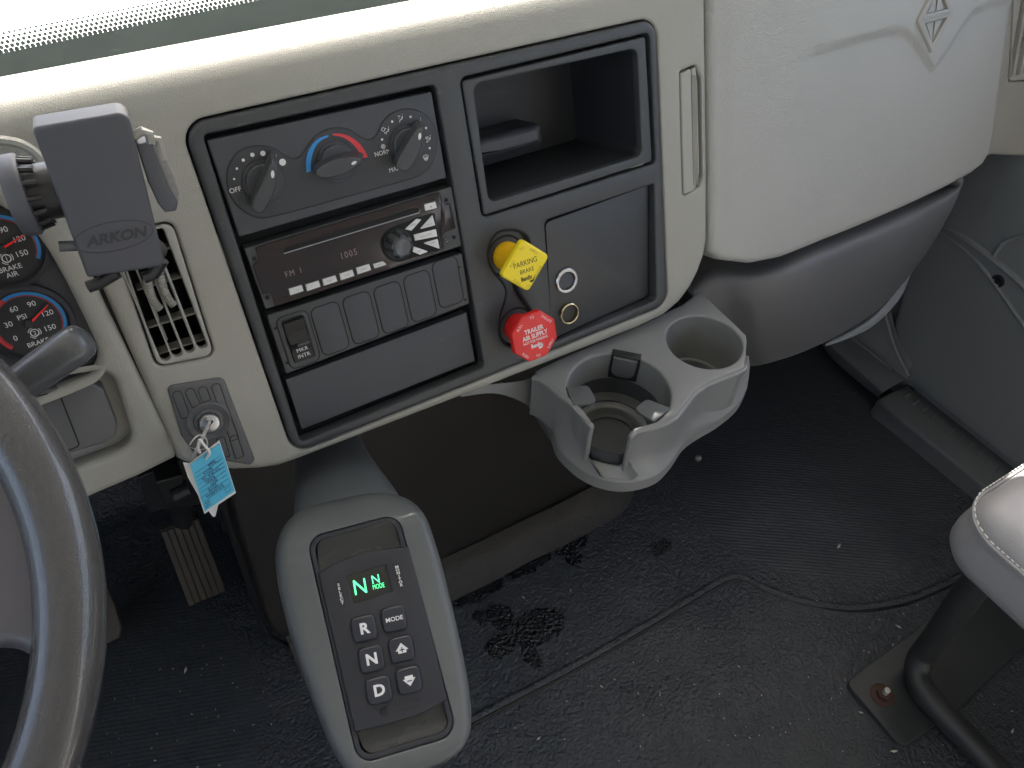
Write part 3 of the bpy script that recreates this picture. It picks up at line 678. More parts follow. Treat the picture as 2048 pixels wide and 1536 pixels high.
def arcband(ctr, pts, name, m):
    L_ = []; R_ = []
    for x, y, wd in pts:
        d = math.hypot(x - ctr[0], y - ctr[1]); k = wd / 2 / d
        L_.append((x + (x - ctr[0]) * k, y + (y - ctr[1]) * k)); R_.append((x - (x - ctr[0]) * k, y - (y - ctr[1]) * k))
    lnk(name, flat(PAN, HP(cat(L_, 4, False) + cat(R_, 4, False)[::-1]), WF - .0001), m, cc)
arcband((857, 545), [(678, 605, 28), (678, 545, 30), (688, 490, 30), (712, 440, 24), (750, 402, 18), (802, 380, 10)], 'cold_arc', BLUEP)
arcband((857, 545), [(830, 372, 12), (885, 377, 18), (940, 402, 26), (985, 440, 32), (1012, 480, 36), (1030, 517, 38)], 'hot_arc', REDP)
u, v = HP([(218, 718)])[0]; text(PAN, 'OFF', u, v, .0037, WHITE, cc, w=WF)
u, v = HP([(1140, 485)])[0]; text(PAN, 'NORM', u, v, .0037, WHITE, cc, w=WF, sx=.92)
u, v = HP([(1216, 588)])[0]; text(PAN, 'MAX', u, v, .0037, WHITE, cc, w=WF, sx=.92)
def icon(lines, x, y, s, name='mode_icon', wd=.00032):
    u, v = HP([(x, y)])[0]; gg = G()
    for ln in lines: gg += stroke(PAN, [(u + a * s, v + b * s) for a, b in ln], WF, wd)
    lnk(name, gg, WHITE, cc)
person = [[(.5, 1.0), (.7, 1.1)], [(.6, .55), (.2, -.2), (-.5, -.3), (-.8, -1)], [(.45, .5), (.1, .0)]]
icon(person + [[(-1, 1), (-.2, .8)], [(-.7, .4), (-.9, .2)]], 1258, 272, .0026)
icon(person + [[(-1, .1), (-1.2, -.4)], [(-1.3, .1), (-1.0, -.5)]], 1372, 292, .0026)
icon(person + [[(-1, .7), (-.3, .8)], [(-1, -.2), (-1.2, -.6)]], 1172, 348, .0026)
icon(person + [[(-1.2, .8), (-.2, .8), (-.4, .2), (-1, .2), (-1.2, .8)], [(-1, -.4), (-1.2, -.9)]], 1433, 400, .0026)
snow = [[(math.cos(k * PI / 3), math.sin(k * PI / 3)), (0, 0)] for k in range(6)]
icon([[(0.95 * math.cos(k * PI / 3 + d), 0.95 * math.sin(k * PI / 3 + d)) for d in (-.35, 0, .35)] for k in range(6)] + [[(.4 * math.cos(k * PI / 3), .4 * math.sin(k * PI / 3)) for k in range(7)]], 1145, 447, .0018)
icon([[(0.95 * math.cos(k * PI / 3 + d), 0.95 * math.sin(k * PI / 3 + d)) for d in (-.35, 0, .35)] for k in range(6)], 1145, 340, .0015)
icon([[(-1, .5), (-.5, .8), (.5, .8), (1, .5), (.6, -.5), (-.6, -.5), (-1, .5)], [(-.4, -1), (-.4, .3)], [(0, -1), (0, .3)], [(.4, -1), (.4, .3)]], 1412, 516, .0026)

# ---------------- radio
GLINT = mat('slot_highlight_silver', (.42, .43, .47), .3, metal=.3)  # silver stands for the highlight on the slot bevel
rd = thing('radio', PAN.P(.178, -.215, 0), 'glossy dark car stereo with silver buttons and disc slot below the dials', 'radio')
ch = rpoly(Q([(488, 497), (903, 373), (923, 492), (531, 619)]), .001)
lnk('chassis', slab(PAN, ch, w=.0004, r=.001, depth=.014), BLK, rd)
face = rpoly(Q(Z3([(342, 1078), (1498, 730), (1512, 792), (1530, 806), (1564, 803), (1600, 958), (1530, 985), (1515, 1010), (1527, 1092), (470, 1446), (452, 1385), (436, 1368), (390, 1374), (330, 1190), (352, 1172), (366, 1150)])), .0012, 3)
lnk('glossy_face', slab(PAN, face, w=.0022, r=.0009, depth=.004, n=2), GLOSS, rd)
lnk('lower_chamfer', loft([[PAN.P(*PAN.px(Z3([(x, y)]))[0], .0021) for x, y in ((455, 1400), (1180, 1190))], [PAN.P(*PAN.px(Z3([(x, y)]))[0], .0030) for x, y in ((470, 1440), (1190, 1205))]], False), GLOSS, rd)
slot = rpoly(HP([(520, 1098), (535, 1082), (1350, 828), (1372, 838), (1375, 852), (1358, 862), (540, 1118), (524, 1112)], .002), .0004)
lnk('disc_slot', flat(PAN, slot, .0022, .0003), VOID, rd)
lnk('slot_highlight', stroke(PAN, HP([(525, 1118), (1375, 862), (1376, 845)], .002), .0024, .00045), GLINT, rd)  # highlight along the slot underside drawn as a silver line
for x, y in ((338, 1150), (420, 1394), (1541, 782), (1590, 1016)):
    u, v = HP([(x, y)])[0]; lnk('screw_hole', lathe(PAN, u, v, [(.0019, .0005), (.0019, .0008), (.0015, .0008), (.0015, .00045)]), VOID, rd)
u, v = HP([(1542, 1034)])[0]
lnk('audio_jack', lathe(PAN, u, v, [(.0028, .0004), (.0028, .0012), (.0018, .0013), (.0016, .0007)]), BLKG, rd)
lnk('jack_ring', lathe(PAN, u, v, [(.0019, .0012), (.0016, .0016), (.0013, .0012)], cap1=False), CHROME, rd)
u, v = HP([(582, 1232)])[0]; text(PAN, 'FM 1', u, v, .0052, DIM, rd, 'lcd_text', w=.0023, sx=.8, space=1.35)
u, v = HP([(925, 1117)])[0]; text(PAN, '1005', u, v, .0058, DIM, rd, 'lcd_text', w=.0023, sx=.8, space=1.25)
# silver buttons
def button(pts, label=None, f=Z3, h=.0016, pos=None, name='button', hgt=.0013):
    p = PAN.px(f(pts), .0032); p = p if area(p) > 0 else p[::-1]
    lnk('button_gap', flat(PAN, offset(p, -.0009), .0023, .0002), BLKG, rd)
    b = lnk(name, slab(PAN, rpoly(p, .0005, 3), w=.0034, r=.0005, depth=.0012, n=2), SILV, rd)
    if label:
        cx = sum(q[0] for q in p) / len(p); cy = sum(q[1] for q in p) / len(p)
        if pos: cx, cy = PAN.px(f([pos]), .0034)[0]
        text(PAN, label, cx, cy, hgt, GREYP, b, 'button_text', w=.0034)
for i, (x, y, s) in enumerate(((602, 1345, '1  >||'), (708, 1318, '2  .::'), (813, 1285, '3 INT'), (920, 1250, '4 RPT'), (1025, 1213, '5 RDM'))):
    button([(x - 46, y - 4), (x + 36, y - 29), (x + 48, y + 9), (x - 36, y + 37)], s, hgt=.0015)
button([(1085, 1186), (1145, 1166), (1172, 1188), (1095, 1213)], '6 ESC', hgt=.0014)
button([(1175, 482), (1332, 441), (1355, 530), (1192, 574)], None, ZR)
u, v = PAN.px(ZR([(1268, 512)]), .0034)[0]; lnk('eject_mark', flat(PAN, [(u - .0012, v - .0006), (u + .0012, v - .0006), (u, v + .0012)], .0034), GREYP, rd)
# control cluster round the volume knob
ring = PAN.px(ZR(cat([(560, 1020), (590, 900), (680, 810), (800, 760), (960, 705), (1040, 660), (1150, 640), (1300, 600), (1330, 700), (1375, 900), (1400, 1110), (1240, 1160), (1000, 1230), (840, 1280), (720, 1265), (620, 1190)], 3)), .002)
lnk('control_recess', flat(PAN, ring, .00232, .0002), VOID, rd)
lnk('recess_rim', stroke(PAN, ring, .0024, .0003, closed=True), BLK, rd)
button([(905, 828), (1065, 682), (1140, 690), (1000, 848)], 'BND', ZR, hgt=.0015)
button([(1112, 828), (1292, 628), (1332, 772)], 'NEXT', ZR, hgt=.0015, pos=(1250, 755))
button([(1027, 905), (1340, 826), (1362, 928), (1047, 988)], 'SCAN  AS/PS', ZR, hgt=.0015)
button([(1158, 1022), (1365, 962), (1394, 1102)], 'PREV', ZR, hgt=.0015, pos=(1305, 1010))
button([(1030, 1068), (1238, 1140), (1120, 1184), (1012, 1142)], 'DISP', ZR, hgt=.0015)
u, v = PAN.px(ZR([(800, 1030)]), .0024)[0]
kg = lathe(PAN, u, v, [(.0138, .0024), (.0138, .004)])
vk = lnk('volume_knob', kg, BLKG, rd)
g = G(); prof = []
nn_ = 80
rings = []
for rr, ww, am in ((.0130, .003, .16), (.0112, .012, .16), (.0098, .0140, .12), (.0076, .0145, 0)):
    rings.append([PAN.P(u + rr * (1 - am * (1 if (i % 10) < 4 else 0)) * math.cos(2 * PI * i / nn_), v + rr * (1 - am * (1 if (i % 10) < 4 else 0)) * math.sin(2 * PI * i / nn_), ww) for i in range(nn_)])
gg = loft(rings, True); lnk('knob_grip', gg, BLK, vk, sharp=30)
lnk('knob_cap', lathe(PAN, u, v, [(.0077, .0144), (.0075, .0152), (.0065, .0148), (.0035, .0139), (.0005, .0137)]), LEVER, vk)

# ---------------- switch panel
sp_ = thing('switch_panel', PAN.P(.18, -.28, 0), 'black switch strip with one rocker switch and five blank covers under the radio', 'switch panel')
z4 = lambda pts, w=0: PAN.px(Z4(pts), w)
lnk('panel_plate', slab(PAN, rpoly(Q([(533, 631), (924, 506), (939, 607), (572, 748)]), .002), w=.0006, r=.001, depth=.014), BLK, sp_)
for x, y in ((660.2, 656.8), (722, 635.5), (782, 614.7), (839.8, 592), (895.5, 562 + 2.5)):
    u, v = PAN.pix(x, y)
    p = rect(u - .0128, v - .0233, u + .0128, v + .0233, .006)
    lnk('cover_gap', flat(PAN, offset(p, -.0007), .0007, .0001), VOID, sp_)
    lnk('blank_cover', slab(PAN, p, w=.0012, r=.0009, depth=.0015), BLK2, sp_)
u, v = PAN.pix(596, 677)
p = rect(u - .0140, v - .0260, u + .0140, v + .0240, .006)
lnk('cover_gap', flat(PAN, offset(p, -.0007), .0007, .0001), VOID, sp_)
lnk('switch_frame', slab(PAN, p, [rect(u - .0095, v - .0205, u + .0095, v + .0195, .0015)], w=.0014, r=.0010, depth=.003), BLK, sp_)
rk = [(-.0200, .0012), (-.0080, .0020), (-.0010, .0068), (.0015, .0050), (.0080, .0020), (.0190, .0052)]
rs = thing('rocker_switch', PAN.P(u, v, 0), '', '')
del rs['label'], rs['category']
rs.parent = sp_; rs.location = PAN.P(u, v, 0) - wloc(sp_)
lnk('rocker', loft([[PAN.P(u - .0092, v + a, b), PAN.P(u - .0088, v + a, b + .0006), PAN.P(u + .0088, v + a, b + .0006), PAN.P(u + .0092, v + a, b)] for a, b in rk], False), BLKG, rs)
lnk('lock_slider', slab(PAN, rect(u - .004, v - .0045, u + .0075, v - .0012, .0015), w=.0088, r=.0008, depth=.004), BLK, rs)
text(PAN, 'MKR', u + .0002, v - .0096, .0034, WHITE, rs, w=.0031, space=1.1)
text(PAN, 'INTR', u + .0002, v - .0155, .0034, WHITE, rs, w=.0029, space=1.05)
for x, y in ((270, 370), (357, 635), (1728, 150)):
    a, b = z4([(x, y)])[0]; lnk('screw_hole', flat(PAN, circ(a, b, .0013, 12), .0006, .0002), VOID, sp_)
a, b = Q([(918.5, 534)])[0]; lnk('screw_hole', flat(PAN, circ(a, b, .0011, 12), .0006, .0002), VOID, sp_)

# ---------------- blank lower door
q = Q([(573, 763), (936, 627), (953, 724), (606, 862)])
ld = lnk('storage_door', slab(PAN, rpoly(q, .001), w=-.0035, r=.0008, depth=.01), BLK2)
tag(ld, 'plain black storage door filling the bottom of the left stack', 'storage door')

# ---------------- power outlet plate
po = Q([(1089, 445), (1303, 372), (1308, 597), (1108, 680)])
uA, uB = po[0][0], po[1][0]
tilt = lambda u, v: -.0075 * max(0, (u - uA) / (uB - uA)) - .004 * max(0, (po[0][1] - v) / .1)
op = lnk('outlet_plate', slab(PAN, rpoly(po, [.006, .002, .005, .003]), w=.0018, r=.0006, depth=.01, wf=tilt), mat('worn_outlet_plate', (.04, .042, .045), .42, grain=.15, gscale=3500, kind='fine', scratch=.9, var=.1))
tag(op, 'scratched black plate carrying two round power sockets', 'socket plate')
for (x, y, ro_, ri, capd, nm, ringm, lab) in ((1134, 562, .0128, .0098, True, 'power_outlet', CHROME, 'upper round power socket closed by a grey disc in a wide worn metal ring'),
                                     (1140, 628, .0112, .0098, False, 'power_outlet', BRASS, 'lower round power socket, open and dark inside a thin bright ring')):
    u, v = PAN.pix(x, y, .001)
    t_ = thing(nm, PAN.P(u, v, 0), lab, 'power outlet', 'power sockets in the outlet plate')
    lnk('ring', lathe(PAN, u, v, [(ro_ + .0008, -.006), (ro_ + .0006, .0008), (ro_ - .0003, .0017), (ri + .0006, .0017), (ri, .0010), (ri, -.006)], cap1=False), ringm, t_)
    if capd: lnk('socket_cover', lathe(PAN, u, v, [(ri + .0002, -.002), (ri - .001, -.0005), (.002, .0)]), BLK2, t_)
    else: lnk('socket_well', lathe(PAN, u, v, [(ri + .0002, .0), (ri - .0002, -.012), (ri - .003, -.03), (.001, -.032)]), VOID, t_)

# ---------------- valve knobs
NA = PAN.N
def knob(base, head, shape, wh, m, m2, nm, label, cat_):
    ub, vb_ = PAN.pix(*base, 0); uh, vh = PAN.pix(*head, wh)
    t_ = thing(nm, PAN.P(ub, vb_, 0), label, cat_, 'pull knobs of the air brake valves')
    lnk('collar', lathe(PAN, ub, vb_, [(.0215, -.0046), (.0210, -.0034), (.0190, -.0030), (.0185, -.0040)], cap1=True), VOID, t_)
    sf = Frame(PAN.P(ub, vb_, 0), (PAN.U), PAN.V)
    ax = (PAN.P(uh, vh, wh) - PAN.P(ub, vb_, 0)); L_ = ax.length; ax.normalize()
    HF = Frame(PAN.P(uh, vh, wh), PAN.U - ax * PAN.U.dot(ax) * .7, PAN.V - ax * PAN.V.dot(ax) * .7)
    CF = Frame(PAN.P(ub, vb_, 0), PAN.U - ax * PAN.U.dot(ax), PAN.V - ax * PAN.V.dot(ax))
    lnk('stem', lathe(CF, 0, 0, [(.0145, -.004), (.0148, .002), (.0135, .004), (.0130, L_ - .008), (.0145, L_ - .003)]), m2, t_)
    hd_ = lnk('knob_head', slab(HF, shape, w=.0, r=.0018, depth=.006, back=True), m, t_)
    return t_, hd_, HF
sq = rpoly([(.0268, .002), (.001, .0262), (-.0268, -.002), (-.001, -.0262)], .004, 5)
t_, hd_, HF = knob((1015, 513), (1051.5, 532), sq, .038, YEL, YELD, 'parking_brake_knob', 'yellow square parking brake knob with black printing, pulled out of its socket', 'brake knob')
text(HF, 'PARKING', 0, .0035, .0052, INK, hd_, w=.0, ang=0.02, sx=.82)
text(HF, 'BRAKE', 0.0005, -.0045, .0042, INK, hd_, w=.0, ang=0.02, sx=.85)
text(HF, 'Bendix', -.0012, -.0118, .0042, INK, hd_, w=.0, ang=0.02, sx=.7, bold=.03)
g = flat(HF, cat([(.002, -.0155), (.006, -.0150), (.0072, -.0120), (.0066, -.0165), (.003, -.0175)], 3), 0, .0002); lnk('logo_mark', g, INK, hd_)
def ontext(HF, s, u, v, ang, m, h, hd_, sx=.9): text(HF, s, u, v, h, m, hd_, w=.0, ang=ang, sx=sx)
ontext(HF, 'PULL', -.0135, .0065, math.radians(47), INKF, .0028, hd_)
ontext(HF, 'TO', -.0015, .0175, math.radians(5), INKF, .0028, hd_)
ontext(HF, 'APPLY', .0105, .0115, math.radians(-43), INKF, .0028, hd_)
ontext(HF, 'PUSH', -.0115, -.0125, math.radians(-43), INKF, .0028, hd_)
ontext(HF, 'TO', -.0005, -.0205, math.radians(3), INKF, .0028, hd_)
ontext(HF, 'RELEASE', .0115, -.0098, math.radians(47), INKF, .0028, hd_)
oc = rpoly([(.0268 * math.cos(PI / 8 + k * PI / 4), .0268 * math.sin(PI / 8 + k * PI / 4)) for k in range(8)], .0025, 3)
t_, hd_, HF = knob((1036, 655), (1070, 673), oc, .036, REDK, REDK, 'trailer_air_knob', 'red octagonal trailer air supply knob with white printing below the yellow knob', 'brake knob')
text(HF, 'TRAILER', .000, .0075, .0047, WHITE, hd_, w=.0, sx=.85, bold=.02)
text(HF, 'AIR SUPPLY', .0002, .0012, .0047, WHITE, hd_, w=.0, sx=.82, bold=.02)
text(HF, 'NOT FOR PARKING', .000, -.0040, .0026, WHITE, hd_, w=.0, sx=.85, bold=.01)
text(HF, 'Bendix', .000, -.0092, .0040, WHITE, hd_, w=.0, sx=.75, bold=.04)
lnk('logo_mark', flat(HF, cat([(.002, -.0122), (.006, -.0120), (.0072, -.0090), (.0068, -.0132), (.003, -.0145)], 3), 0, .0002), WHITE, hd_)
ontext(HF, 'PULL', -.0150, .0145, math.radians(47), WHITE, .0028, hd_)
ontext(HF, 'TO', .000, .0205, 0, WHITE, .0028, hd_)
ontext(HF, 'EVACUATE', .0158, .0138, math.radians(-47), WHITE, .0026, hd_, .75)
ontext(HF, 'PUSH', -.0140, -.0160, math.radians(-47), WHITE, .0028, hd_)
ontext(HF, 'TO', .000, -.0210, 0, WHITE, .0028, hd_)
ontext(HF, 'SUPPLY', .0158, -.0135, math.radians(47), WHITE, .0028, hd_, .8)

# ---------------- pull out tray at the right edge of the centre shell
tr_ = thing('pull_out_tray', PAN.P(.553, -.18, -.01), 'narrow ribbed beige pull handle set upright beside the storage cubby', 'pull tray')
lnk('tray_gap', flat(PAN, offset(tray_hole if area(tray_hole) > 0 else tray_hole[::-1], -.003), -.012, .001), VOID, tr_)
bd = rpoly(PAN.px([(1362, 148), (1381, 138), (1383, 141), (1388, 382), (1368, 390)], .001), .002)
lnk('tray_body', slab(PAN, bd, w=.001, r=.002, depth=.012), BEIGE2, tr_)
rbp = rpoly(PAN.px([(1383, 140), (1391, 133), (1395, 165), (1399, 345), (1391, 377), (1386, 383)], -.001), .001)
lnk('ribbed_edge', slab(PAN, rbp, w=-.001, r=.001, depth=.01), BEIGE2, tr_)
for k in range(4):
    x0 = 1384 + k * 2.6
    lnk('rib', stroke(PAN, PAN.px([(x0, 150), (x0 + 4.5, 370)], -.0008), -.0008, .0005), BEIGE, tr_)
u, v = PAN.pix(1387.5, 252, 0); text(PAN, 'COIN', u, v, .004, GREYP, tr_, w=.0003, ang=PI / 2) if 0 else None

# ================================================================== CUP HOLDER
HZ = Frame((0, 0, .545), (1, 0, 0), (0, 1, 0))
ch_ = thing('cup_holder', HZ.P(.45, .43, 0), 'grey moulded double cup holder bolted under the lower right dashboard edge', 'cup holder')
c1 = (.402, .411); R1 = .0555; c2 = (.533, .425); R2 = .0445
hz = lambda pts, w=0: HZ.px(zm(3.34, 940, 560, pts), w)
nd = math.atan2(-.80, -.42)                       # direction of the open slot in front of the big cup
tl = hz([(418, 640), (440, 600), (600, 520), (900, 395), (1200, 265), (1420, 160), (1500, 100), (1545, 82), (1600, 130), (1700, 225), (1800, 320), (1845, 365), (1852, 400)])
nr = hz([(1842, 560), (1838, 585), (1790, 610), (1700, 645), (1590, 690), (1510, 745), (1440, 830), (1380, 905), (1290, 955), (1190, 985), (1110, 1005), (1082, 1030)])
nl = hz([(812, 960), (790, 945), (740, 880), (680, 820), (600, 760), (540, 710), (470, 660)])
a_r = math.atan2(hz([(1070, 960)])[0][1] - c1[1], hz([(1070, 960)])[0][0] - c1[0]); a_l = math.atan2(hz([(825, 930)])[0][1] - c1[1], hz([(825, 930)])[0][0] - c1[0])
# cup 1 rim from the right lip of the slot counter clockwise round to the left lip
def arc(c, R, a0, a1, n=30):
    return [(c[0] + R * math.cos(a0 + (a1 - a0) * i / n), c[1] + R * math.sin(a0 + (a1 - a0) * i / n)) for i in range(n + 1)]
while a_l < a_r: a_l += 2 * PI
rim1 = arc(c1, R1, a_r, a_l, 44)
b1a = math.atan2(hz([(1842, 400)])[0][1] - c2[1], hz([(1842, 400)])[0][0] - c2[0]); b1b = math.atan2(hz([(1820, 575)])[0][1] - c2[1], hz([(1820, 575)])[0][0] - c2[0])
while b1b > b1a: b1b -= 2 * PI
rim2 = arc(c2, R2, b1a, b1b + 2 * PI, 40)
# the deck: one outline that dips into the first cup through its front slot; second cup is a hole
top_out = tl + nr + rim1 + nl
deck_hole2 = circ(*c2, R2 - .001, 44)
def drop(u, v):
    # the front edge of the deck falls gently towards the viewer
    d = max(0, .40 - v); return -.25 * d * sst((.40 - v) / .05)
top_out = clean(top_out)
lnk('deck', slab(HZ, top_out, [deck_hole2], w=0, r=.0028, depth=.064, n=4, hr=.0025, hdepth=.09, step=.006, wf=lambda u, v: 0), CUPM, ch_, sharp=50)
bw = -.084
b0 = lambda pts: HZ.px(zm(3.34, 940, 560, pts), bw)
lowp = b0(cat([(1845, 560), (1850, 640), (1838, 740), (1825, 790), (1770, 880), (1640, 985), (1520, 1055), (1420, 1130), (1340, 1250), (1240, 1350), (1080, 1400), (920, 1395), (760, 1335), (650, 1250), (580, 1170), (540, 1060), (480, 900)], 3, False))
lowp = lowp + [(lowp[-1][0], .47), (.575, .47)]
lnk('lower_skirt', slab(HZ, clean(lowp), [circ(*c1, .036, 36), circ(*c2, R2 - .006, 36)], w=-.068, r=.0035, depth=.019, n=4, back=False), CUPM, ch_)
low2 = b0(cat([(1845, 560), (1850, 640), (1838, 740), (1825, 790), (1770, 880), (1640, 985), (1520, 1055), (1420, 1130), (1340, 1250), (1240, 1350), (1080, 1400), (920, 1395), (760, 1335), (650, 1250), (580, 1170), (540, 1060), (480, 900)], 3, False))
low2 = [Vector(p) for p in low2]; cen = Vector((.45, .43))
def evenly(p, k):
    p = [Vector(q) for q in p]; L_ = [0]
    for a, b in zip(p, p[1:]): L_.append(L_[-1] + (b - a).length)
    out = []; i = 0
    for j in range(k):
        t = L_[-1] * j / (k - 1)
        while i < len(p) - 2 and L_[i + 1] < t: i += 1
        f = (t - L_[i]) / max(1e-9, L_[i + 1] - L_[i]); out.append(p[i].lerp(p[i + 1], min(1, max(0, f))))
    return out
def near(p): return min(range(len(low2)), key=lambda i: (low2[i] - p).length)
nrv = [Vector(p) for p in nr]; nlv = [Vector(p) for p in nl] + [Vector(tl[0])]
ir = near(nrv[-1] + Vector((-.0, -.03))); il = near(nlv[0] + Vector((-.01, -.03)))
flare = ((-.0028, 0, 1), (-.006, .0, 1), (-.035, .05, 1), (-.050, .16, 1), (-.060, .42, 1), (-.0665, .88, 1), (-.0685, .97, 1))
for top_, lo_ in ((nrv, low2[:ir + 1]), (nlv, low2[il:])):
    A_ = evenly(top_, 40); B_ = evenly(lo_, 40)
    A_ = [a - (a - b).normalized() * .0 for a, b in zip(A_, B_)]
    lnk('outer_wall', loft([[HZ.P(*a.lerp(b, k), w_) for a, b in zip(A_, B_)] for w_, k, _ in flare], False), CUPM, ch_, sharp=80)
for pth in (nrv, nlv):
    q_ = [HZ.P(p_.x, p_.y, -.0032) for p_ in pth]
    e_ = Vector(pth[-1]) if pth is nrv else Vector(pth[0])
    dwn = [HZ.P(e_.x, e_.y, -.0032 - k * .008) for k in range(1, 8)]
    q_ = q_ + dwn if pth is nrv else dwn[::-1] + q_
    lnk('lip_bead', tube(cat([tuple(p_) for p_ in q_], 4, False), .0031, 10), CUPM, ch_, sharp=80)
lipr, lipl = Vector(nr[-1]), Vector(nl[0]); out_r, out_l = low2[ir], low2[il]
rimr, riml = Vector(rim1[0]), Vector(rim1[-1])
def row(a, b, w_, sag, k=14):
    return [HZ.P(*a.lerp(b, -.10 + 1.2 * i / (k - 1)), w_ + (lambda x: .012 * abs(2 * x - 1) ** 5)(i / (k - 1)) - sag) for i in range(k)]
lnk('slot_floor', loft([row(Vector(c1) + (rimr - Vector(c1)) * .76, Vector(c1) + (riml - Vector(c1)) * .76, -.067, 0), row(rimr, riml, -.063, 0), row(lipr, lipl, -.058, 0), row(lipr.lerp(out_r, .16), lipl.lerp(out_l, .16), -.058, 0), row(lipr.lerp(out_r, .45), lipl.lerp(out_l, .45), -.064, 0), row(out_r, out_l, -.069, 0)], False), CUPM, ch_, sharp=80)
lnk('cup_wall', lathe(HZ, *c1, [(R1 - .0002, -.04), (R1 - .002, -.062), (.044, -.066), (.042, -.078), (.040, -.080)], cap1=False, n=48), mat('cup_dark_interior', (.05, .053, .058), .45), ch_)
lnk('cup_liner', lathe(HZ, *c1, [(.0405, -.079), (.0385, -.080), (.030, -.080), (.0295, -.078), (.0285, -.078), (.028, -.0805)], n=48), RUBG, ch_)
lnk('cup_wall', lathe(HZ, *c2, [(R2 - .0008, -.004), (R2 - .004, -.085), (R2 - .008, -.09)], n=44), CUPM, ch_)
# mounting arm running under the dash to the left
arm = cat([tuple(onY(x, y, .488)) for x, y in ((920, 790), (985, 783), (1040, 800), (1075, 830), (1105, 880), (1140, 930))], 5, False)
arm_top = cat([tuple(onY(x, y, .488)) for x, y in ((920, 772), (990, 768), (1050, 760), (1080, 745), (1100, 735), (1130, 725))], 5, False)
g = loft([[Vector(p) for p in arm_top], [Vector(p) + Vector((0, -.003, 0)) for p in arm], [Vector(p) + Vector((0, .03, -.002)) for p in arm]], False)
lnk('mounting_arm', g, CUPM, ch_)
# rubber fingers
def fing(pts, w, name='rubber_finger', up=None, hgt=.0035):
    return lnk(name, slab(HZ, rpoly(HZ.px(zm(3.34, 940, 560, pts), w), [0, .006, .006, 0][:len(pts)] if len(pts) == 4 else .004), w=w, r=.0012, depth=hgt, back=True), RUBG, ch_)
fing([(640, 712), (790, 700), (855, 815), (690, 835)], .001)
fing([(1345, 855), (1180, 790), (1092, 860), (1228, 945)], .001)
fp_ = Vector(HZ.px(zm(3.34, 940, 560, [(1052, 470)]))[0]) - Vector(c1); fp_.normalize()
dn_ = Frame(HZ.P(c1[0] + fp_.x * (R1 + .002), c1[1] + fp_.y * (R1 + .002), 0), (fp_.y, -fp_.x, 0), (fp_.x * .05, fp_.y * .05, 1))
lnk('finger_pocket', slab(dn_, rect(-.0165, -.034, .0165, .001, .001), w=.0075, r=.0006, depth=.010), BLKG, ch_)
lnk('rubber_finger', slab(dn_, rpoly([(-.0135, -.001), (.0135, -.001), (.0135, -.028), (-.0135, -.028)], [0, 0, .010, .010]), w=.0110, r=.0015, depth=.004), RUBG, ch_)

# ================================================================== ENGINE COVER, FIREWALL SIDE
EW = Frame((0, .585, 0), (1, 0, 0), (0, 0, 1))
ew_ = EW.px(cat([(446, 905), (456, 1005), (496, 1130), (533, 1245), (550, 1268), (582, 1284), (620, 1290)], 3, False))
wall_out = [(p[0], p[1]) for p in ew_] + [(.615, ew_[-1][1] - .01), (.615, .70), (ew_[0][0], .70)]
ec_ = lnk('engine_cover', slab(EW, clean(wall_out), w=0, r=.012, depth=.30, step=.02, wf=lambda u, v: .010 * math.sin(u * 5 + .3) * math.sin(v * 5), n=4), COVER, None, sharp=60)
tag(ec_, 'dark brown leathery engine cover wall between the dashboard and the floor', 'engine cover')
sl_ = cat([tuple(EW.P(*p, .002) + Vector((-.006, 0, 0))) for p in ew_], 1, False)
sq_ = lnk('cover_seal', tube(sl_, .004, 8), BLKG, ec_)

# ================================================================== DOOR SIDE
DF = Frame((1.25, 0, 0), (0, -1, 0), (0, 0, 1))           # faces the cab (-x)
dpts = lambda pts, w=0: DF.px(pts, w)
door = thing('door', DF.P(-.4, .1), 'dark grey door trim at the far right with moulded ridges and a screw', 'door')
dp = [(-.62, .062)] + [(.35, .062), (.35, .80), (-.62, .80)]
dsurf = slab(DF, rpoly([(-.545, .085), (-.50, .062), (.4, .062), (.4, .9), (-.66, .9), (-.66, .50)], .02), w=0, r=.012, depth=.06, step=.03, wf=lambda u, v: .012 * sst((.25 - v) / .2))
lnk('trim_panel', dsurf, DOORM, door, sharp=60)
for pts, r_ in (([(1880, 452), (1925, 475), (1975, 510), (2048, 572), (2100, 640)], .006), ([(2048, 470), (2010, 483), (1992, 505), (1985, 520)], .004), ([(1880, 463), (1960, 530), (2048, 650), (2100, 720)], .004)):
    lnk('moulded_ridge', tube([DF.P(*p, .0) for p in cat(dpts(pts), 6, False)], [r_ * (.4 + .6 * min(1, i / 6)) for i in range(len(cat(dpts(pts), 6, False)))], 8), DOORM, door)
u, v = dpts([(1996, 562)])[0]
lnk('screw', lathe(DF, u, v, [(.0115, -.001), (.0115, .0015), (.009, .0025), (.0085, .001), (.005, .0005), (.0045, .003), (.002, .0035)], 20), BLKG, door)
